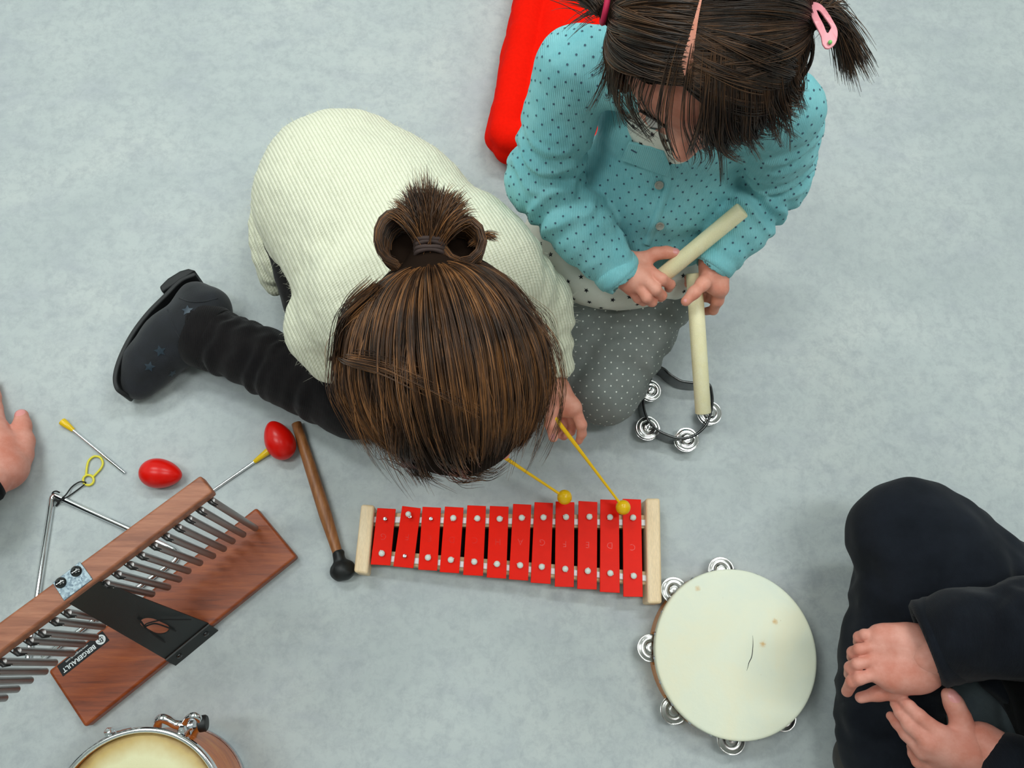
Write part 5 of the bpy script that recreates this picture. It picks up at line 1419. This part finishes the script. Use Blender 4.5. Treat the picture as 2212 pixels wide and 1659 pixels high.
groups.append((loop(1700, cRt, .0205, .021, .018, -2.8, 3.4, .15), .0004)); groups.append((loop(1700, cLt, .019, .024, .017, -.2, 4.6, -.3), .0004))
groups.append((lock([T0_-tz_*.008, T0_-tr*.02-tu*.004-tz_*.012, T0_-tr*.030-tu*.012-tz_*.02, T0_-tr*.035-tu*.030-tz_*.022], 260, .004, .004, 0), .0004))
groups.append((lock([cRt+tr*.012+tu*.004, cRt+tr*.026+tu*.012, cRt+tr*.036+tu*.010], 60, .002, .002, 0), .0004))
hair_object('hair_strands', groups, M['hair_light'], HG)
S = SDF(.0016, .006)
S.ell(cRt-tz_*.016, (.020, .020, .010)); S.ell(cLt-tz_*.016, (.023, .023, .010)); S.cone(T0_+tu*.01-tz_*.006, T0_+tu*.034-tz_*.006, .008, .018); S.cone(T0_, T0_-tz_*.02, .012, .02)  # hair core, plus dark ovals that paint shade into the loops' hollows
V, Q = S.mesh(); link_mesh('topknot', V, Q, M['hair_base'], HG, 180)
b = MB()
for k in range(4):
    o_ = T0_-tu*(.004-.0035*k)+tz_*(.008+.001*k)
    b.tube(bez([o_-tr*.014-tz_*.004, o_-tr*.011+tz_*.007, o_+tu*.0008*(-1)**k+tz_*.011, o_+tr*.011+tz_*.007, o_+tr*.014-tz_*.004, o_+tr*.008-tz_*.010, o_-tr*.008-tz_*.010, o_-tr*.014-tz_*.004], 5), .0024, 8)
b.build('hair_tie', simple('dark_brown_tie', rgb(62, 46, 42), .8), HG, smooth=180)
# ================================================================== adult sitting at the lower right
def short_hair(Hc, Fr, parent, n=2600):
    K = np.linspace(0, 1, 8); ph = np.sort(RNG.uniform(-PI, PI, n)); th0 = RNG.uniform(.05, 1.25, n); c_ = Hc+Fr@np.array([0, -.012, .015])
    th1 = th0+RNG.uniform(.25, .5, n); th1 = np.minimum(th1, np.where(np.abs(ph) < .9, 1.25, 1.9)); p2 = ph+RNG.normal(0, .15, n)
    th = th0[:, None]+(th1-th0)[:, None]*K; pp = ph[:, None]+(p2-ph)[:, None]*K
    D = np.stack([np.sin(th)*np.sin(pp), np.sin(th)*np.cos(pp), np.cos(th)], 2); r = (1.02+.06*K)[None, :, None]+RNG.uniform(0, .03, (n, 1, 1))
    hair_object('hair_strands', [(c_+(D*np.array([.09, .105, .10])*r)@Fr.T, .0009)], M['hair_dark'], parent)
AR = thing('person', P(2050, 1450, 0), 'adult in dark navy clothes sitting at the right edge with both hands over one shin', 'person')
CA = lambda x, y: (1800+x*.20437, 1320+y*.20437)
aHip = P(2330, 1440, .14); aKn = P(1972, 1165, .190); aAn = P(1912, 1625, .085)
aPel = aHip+[.06, -.14, .02]; aHip2 = aHip+[.02, -.26, .0]; aKn2 = aHip2+[-.33, -.20, .02]; aAn2 = aKn2+[.20, .26, -.06]
aSh = P(2420, 1430, .44)*[1, 1, 0]+[.02, -.02, .56]; aSh2 = aSh+[.03, -.36, 0]; aEl = P(2330, 1350, .330); aWr = P(1996, 1420, .262)
aEl2 = P(2330, 1760, .30); aWr2 = P(2122, 1610, .255)
aHd = (aSh+aSh2)/2+[-.10, 0, .24]
S = SDF(.006, .04)
S.chain([aHip, aPel, aHip2], [.075, .09, .075]); S.chain([aPel, aPel+[.03, 0, .18], (aSh+aSh2)/2-[0, 0, .08]], [.095, .085, .085]); S.cone(aSh, aSh2, .045, .045)
S.cone((aSh+aSh2)/2, aHd, .055, .05); S.cone(aHip, aKn, .072, .050); S.cone(aKn, aAn, .048, .034); S.cone(aHip2, aKn2, .072, .05); S.cone(aKn2, aAn2, .048, .036)
S.cone(aSh, aEl, .046, .038); S.cone(aEl, aWr, .036, .026); S.cone(aSh2, aEl2, .046, .038); S.cone(aEl2, aWr2, .036, .026)
af = nrm((-.85, .1, -.45)); ac = nrm(np.array([-.3, 0, .9])-af*af.dot((-.3, 0, .9)))
AA = head_sdf(S, aHd, (np.cross(af, ac), af, ac), (.078, .098, .095))
V0, Q0 = S.mesh()
S = SDF(.0014, .005)
def C_(pts, k=None): return px_chain(S, CA, .20437, pts, k)
Z = .255
# upper hand: four fingers over the shin, thumb below
for a, b2 in (((960, 330), (460, 250)), ((940, 430), (440, 375)), ((960, 560), (425, 520)), ((960, 640), (450, 665))):
    C_([(a[0], a[1], Z+.002, 165), (b2[0], b2[1], Z, 78)], .012)
C_([(1150, 420, Z+.004, 220), (950, 460, Z+.002, 210)], .02); C_([(860, 700, Z, 150), (640, 720, Z, 130)], .02); C_([(760, 300, Z, 130), (560, 280, Z, 105)], .02)
C_([(460, 250, Z, 64), (330, 250, Z-.002, 58), (275, 278, Z-.010, 60), (258, 330, Z-.034, 48)], .0022)
C_([(440, 375, Z+.002, 64), (270, 405, Z-.001, 60), (212, 440, Z-.012, 64), (195, 490, Z-.038, 52)], .0022)
C_([(425, 520, Z+.002, 64), (250, 560, Z-.001, 62), (188, 600, Z-.013, 68), (168, 670, Z-.038, 55)], .0022)
C_([(450, 665, Z, 64), (270, 715, Z-.002, 66), (200, 745, Z-.010, 66), (145, 850, Z-.030, 58)], .0022)
C_([(820, 730, Z-.006, 120), (640, 850, Z-.018, 80), (480, 870, Z-.024, 68), (290, 915, Z-.032, 58)], .008)
# lower hand
Z = .250
C_([(1640, 1540, Z, 170), (1480, 1430, Z, 165)], .02)
for q in ((1130, 1300, Z+.004, 95), (1010, 1390, Z, 90), (950, 1480, Z-.012, 84), (1000, 1600, Z-.026, 76)): C_([(1440, 1470, Z, 150), q], .018)
C_([(1440, 1380, Z+.002, 115), (1340, 1120, Z+.006, 92), (1275, 980, Z+.010, 84), (1232, 895, Z+.012, 76)], .010)
C_([(1130, 1300, Z+.004, 95), (900, 1110, Z+.002, 76), (800, 1010, Z-.002, 66), (738, 945, Z-.008, 52)], .004)
C_([(1010, 1390, Z, 90), (810, 1210, Z-.004, 72), (715, 1080, Z-.010, 60), (650, 985, Z-.018, 48)], .004)
C_([(950, 1480, Z-.012, 84), (775, 1300, Z-.018, 68), (680, 1185, Z-.026, 58), (608, 1110, Z-.034, 48)], .004)
C_([(1000, 1600, Z-.026, 76), (900, 1590, Z-.034, 64), (850, 1510, Z-.042, 54), (820, 1430, Z-.050, 44)], .004)
W_, _ = px_chain(SDF(1, 1), CA, .20437, [(1242, 895, Z+.012, 70)]*2)
V1, Q1 = S.mesh(); m1 = nail_faces(V1, Q1, [(W_[0]+[0, 0, .0085], .0075)])
Va, Qa, mi = join([(V0, Q0), (V1, Q1)]); mi = np.concatenate([np.zeros(len(Q0), int), m1])
link_mesh('body', Va, Qa, [M['skin_adult'], M['nail']], AR, 180, mi=mi)
S = SDF(.006, .03); S.ell(aHd+ac*.015-af*.012, (.09, .105, .10), np.stack([np.cross(af, ac), af, ac], 1)); S.half(aHd+af*.06, af-ac*.8, .02); V, Q = S.mesh()
hh = link_mesh('hair', V, Q, M['hair_base'], AR, 180); short_hair(aHd, np.stack([np.cross(af, ac), af, ac], 1), hh); face_bits(AA, AR, 1.05, M['hair_dark'])
# trousers
S = SDF(.0045, .025)
S.chain([aHip, aPel-[0, 0, .02], aHip2], [.105, .12, .105])
S.cone(aHip, aKn+(aHip-aKn)*.15, .100, .080, .02, fold=(.003, .07, .6)); S.cone(aKn+(aHip-aKn)*.15, aKn, .082, .074, .02)
S.cone(aKn, aKn*.45+aAn*.55, .074, .066, .02, fold=(.002, .07, 1)); S.cone(aKn*.45+aAn*.55, aAn, .066, .060, .015, fold=(.002, .045, 2))
S.cone(aHip2, aKn2, .09, .075); S.cone(aKn2, aAn2, .07, .056)
S.noise(.007, 13, 5); S.noise(.0035, (40, 22, 40), 6); S.half((0, 0, .002), (0, 0, -1), .01)
finish('trousers', S, M['navy_pants'], AR, 1)
# shoe peeping out at the foot of the picture
S = SDF(.003, .015); sh = aAn+[.0, -.02, -.045]
S.cone(sh+[-.012, .004, .0], sh+[.03, -.10, -.002], .038, .034); S.cone(sh+[-.012, .004, .03], sh+[.0, -.03, .03], .045, .040); S.noise(.001, 60, 2); S.half((0, 0, .001), (0, 0, -1), .006)
SHO, VS_, QS_ = finish('shoe', S, M['brown_leather'], AR, 1)
# jumper with ribbed cuffs
S = SDF(.0045, .03)
S.chain([aPel+[.01, 0, -.01], aPel+[.03, 0, .20], (aSh+aSh2)/2-[0, 0, .06]], [.140, .128, .13]); S.cone(aSh, aSh2, .072, .072); S.cone((aSh+aSh2)/2, (aSh+aSh2)/2+[-.02, 0, .06], .075, .065)
S.cone(aSh, aEl, .068, .062, .03); e_ = nrm(aWr-aEl)
w2 = P(2085, 1368, .290); S.cone(aEl, w2, .062, .050, .02, fold=(.003, .06, 1)); S.cone(w2, P(2040, 1382, .270), .047, .0455, .012)
S.cone(aSh2, aEl2, .068, .060, .03); S.cone(aEl2, aWr2+(aEl2-aWr2)*.38, .060, .040, .02, fold=(.003, .05, 1))
S.noise(.003, 20, 2); S.noise(.001, 80, 3)
q0_ = P(2022, 1386, .265); d_ = nrm(P(1960, 1400, .258)-P(2040, 1380, .275)); S.cone(q0_+d_*.010, q0_+d_*.06, .038, .046, .005, '-')
JU, _a, _b = finish('jumper', S, M['navy_jumper'], AR, 1)
c_ = P(2045, 1380, .272); b = MB(); rr = .0468
pr = [(rr-.010, -.022), (rr, -.024)]+[(rr+.0035+.0006*math.sin(i*2.1), -.022+i*.0042) for i in range(11)]+[(rr-.001, .025), (rr-.010, .022)]
b.lathe(pr, c_, d_, 64, closed=True); b.build('cuff', M['navy_jumper'], JU, smooth=180)
c2_ = aWr2+nrm(aEl2-aWr2)*.058; b = MB(); rr = .038
pr = [(rr-.008, -.020), (rr, -.022)]+[(rr+.003+.0006*math.sin(i*2.1), -.020+i*.004) for i in range(11)]+[(rr-.001, .023), (rr-.008, .020)]
b.lathe(pr, c2_, nrm(aWr2-aEl2), 64, closed=True); b.build('cuff', M['navy_jumper'], JU, smooth=180)
# open jacket hanging at the front of the body
S = SDF(.005, .02); j0 = P(2250, 1440, .22); j1 = P(2350, 1640, .20)
S.cone(j0, j1, .045, .06); S.cone(j0, aPel+[-.02, .06, .25], .045, .08); S.cone(j1, aPel+[-.02, -.05, .25], .05, .08); S.cone(j0+[0.02, 0, -.06], j1+[.02, 0, -.06], .04, .05); S.noise(.004, 20, 2)
finish('jacket', S, M['black_jacket'], AR, 1)
# grey cushion under the crossed legs
S = SDF(.006, .02); g0 = P(2125, 1560, .03)
for i in range(7):
    for j in (0, 1): S.cone(g0+[-.02+.045*i, -.16, .028], g0+[-.02+.045*i, .10, .028], .024, .024, .02)
S.cone(g0+[-.03, -.17, .036], g0+[-.03, .11, .036], .028, .028, .006); S.cone(g0+[.02, -.17, .042], g0+[.02, .11, .042], .022, .022, .008)
S.half((0, 0, .002), (0, 0, -1), .006)
V, Q = S.mesh(); V = smooth_mesh(V, Q, 1); V[:, 2] = np.maximum(V[:, 2], .0008)
tag(link_mesh('floor_cushion', V, Q, M['slate_cloth'], None, 180), 'slate grey cushion under the crossed legs of the adult at right', 'cushion')

# ================================================================== adult leaning on the floor at the left edge
AL = thing('person', P(-150, 1050, 0), 'adult outside the left edge leaning one bare hand on the floor', 'person')
CB = lambda x, y: (x*.1807, 800+y*.1807)
S = SDF(.0014, .006)
def CE(pts, k=None): return px_chain(S, CB, .1807, pts, k)
CE([(-420, 1560, .10, 190), (-120, 1330, .072, 175), (70, 1190, .050, 165)], .02)
for q in ((-40, 690, .034, 125), (-190, 640, .034, 115), (-320, 690, .032, 105), (-430, 800, .028, 95)): CE([(40, 1180, .048, 165), q], .02)
CE([(90, 1150, .042, 150), (140, 900, .034, 110)], .02)
CE([(150, 1160, .040, 150), (255, 1010, .030, 118), (292, 850, .024, 100), (268, 660, .017, 84), (258, 540, .0145, 76)], .010)
CE([(-40, 690, .032, 115), (-65, 460, .020, 88), (-75, 320, .014, 78), (-85, 170, .011, 66)], .004)
CE([(-190, 640, .032, 112), (-220, 380, .020, 88), (-235, 200, .014, 78), (-245, 60, .011, 66)], .004)
CE([(-320, 690, .030, 105), (-370, 440, .019, 84), (-400, 280, .013, 74), (-420, 150, .011, 62)], .004)
CE([(-430, 800, .028, 95), (-500, 600, .018, 76), (-540, 470, .012, 66), (-570, 370, .010, 56)], .004)
S.half((0, 0, .0015), (0, 0, -1), .004)
W_, _ = px_chain(SDF(1, 1), CB, .1807, [(265, 512, .0145, 70)]*2)
V1, Q1 = S.mesh(); m1 = nail_faces(V1, Q1, [(W_[0]+[0, 0, .009], .0082)])
lw = P(*CB(-420, 1560), .10); le = lw+[-.20, -.10, .12]; lsh = le+[-.12, -.06, .26]; lsh2 = lsh+[-.08, -.36, .0]; lp = (lsh+lsh2)/2+[-.12, .0, -.42]; lhd = (lsh+lsh2)/2+[.10, .0, .22]
S = SDF(.007, .04)
S.cone(lw, le, .026, .036); S.cone(le, lsh, .036, .045); S.cone(lsh, lsh2, .045, .045); S.chain([(lsh+lsh2)/2-[0, 0, .06], lp], [.09, .09]); S.cone((lsh+lsh2)/2, lhd, .055, .05)
S.cone(lsh2, lsh2+[.06, -.05, -.28], .044, .036); S.cone(lp+[0, .08, 0], lp+[.16, .20, -.05], .09, .055); S.cone(lp+[.16, .20, -.05], lp+[.02, .42, -.06], .05, .04)
S.cone(lp+[0, -.08, 0], lp+[.20, -.30, -.03], .09, .055); S.cone(lp+[.20, -.30, -.03], lp+[.30, -.05, -.06], .05, .04)
lf = nrm((.8, .15, -.55)); lc_ = nrm(np.array([.3, 0, .9])-lf*lf.dot((.3, 0, .9)))
LA = head_sdf(S, lhd, (np.cross(lf, lc_), lf, lc_), (.078, .098, .095)); V0, Q0 = S.mesh(); V0[:, 2] = np.maximum(V0[:, 2], .002)
Va, Qa, mi = join([(V1, Q1), (V0, Q0)]); mi = np.concatenate([m1, np.zeros(len(Q0), int)])
link_mesh('body', Va, Qa, [M['skin_adult'], M['nail']], AL, 180, mi=mi)
S = SDF(.006, .03); S.ell(lhd+lc_*.015-lf*.012, (.09, .105, .10), np.stack([np.cross(lf, lc_), lf, lc_], 1)); S.half(lhd+lf*.06, lf-lc_*.8, .02); V, Q = S.mesh()
hh = link_mesh('hair', V, Q, M['hair_base'], AL, 180); short_hair(lhd, np.stack([np.cross(lf, lc_), lf, lc_], 1), hh); face_bits(LA, AL, 1.05, M['hair_dark'])
S = SDF(.006, .03); cl_ = P(-52, 1040, .078)
S.cone(cl_, lw+[-.02, -.01, .02], .036, .044, .01, fold=(.002, .05, 1)); S.cone(lw+[-.02, -.01, .02], le, .044, .056); S.cone(le, lsh, .056, .066); S.cone(lsh, lsh2, .075, .075); S.chain([(lsh+lsh2)/2-[0, 0, .06], lp], [.135, .14])
S.cone(lsh2, lsh2+[.06, -.05, -.27], .062, .05); S.cone((lsh+lsh2)/2, (lsh+lsh2)/2+[.02, 0, .06], .075, .065)
finish('jumper', S, M['navy_jumper'], AL, 1)
b = MB(); dq = nrm(P(60, 985, .05)-P(-60, 1060, .08)); b.lathe([(.028, -.014), (.037, -.015), (.0395, -.008), (.0395, .006), (.036, .012), (.028, .011)], cl_+dq*.006, dq, 40, closed=True); b.build('cuff', M['black_jacket'], AL, smooth=180)
S = SDF(.006, .03)
S.cone(lp+[0, .08, 0], lp+[.16, .20, -.05], .11, .075); S.cone(lp+[.16, .20, -.05], lp+[.02, .44, -.06], .07, .055); S.cone(lp+[0, -.08, 0], lp+[.20, -.30, -.03], .11, .075); S.cone(lp+[.20, -.30, -.03], lp+[.30, -.05, -.06], .07, .055); S.cone(lp+[0, -.08, 0], lp+[0, .08, 0], .13, .13)
S.half((0, 0, .002), (0, 0, -1), .01); finish('trousers', S, M['navy_pants'], AL, 1)
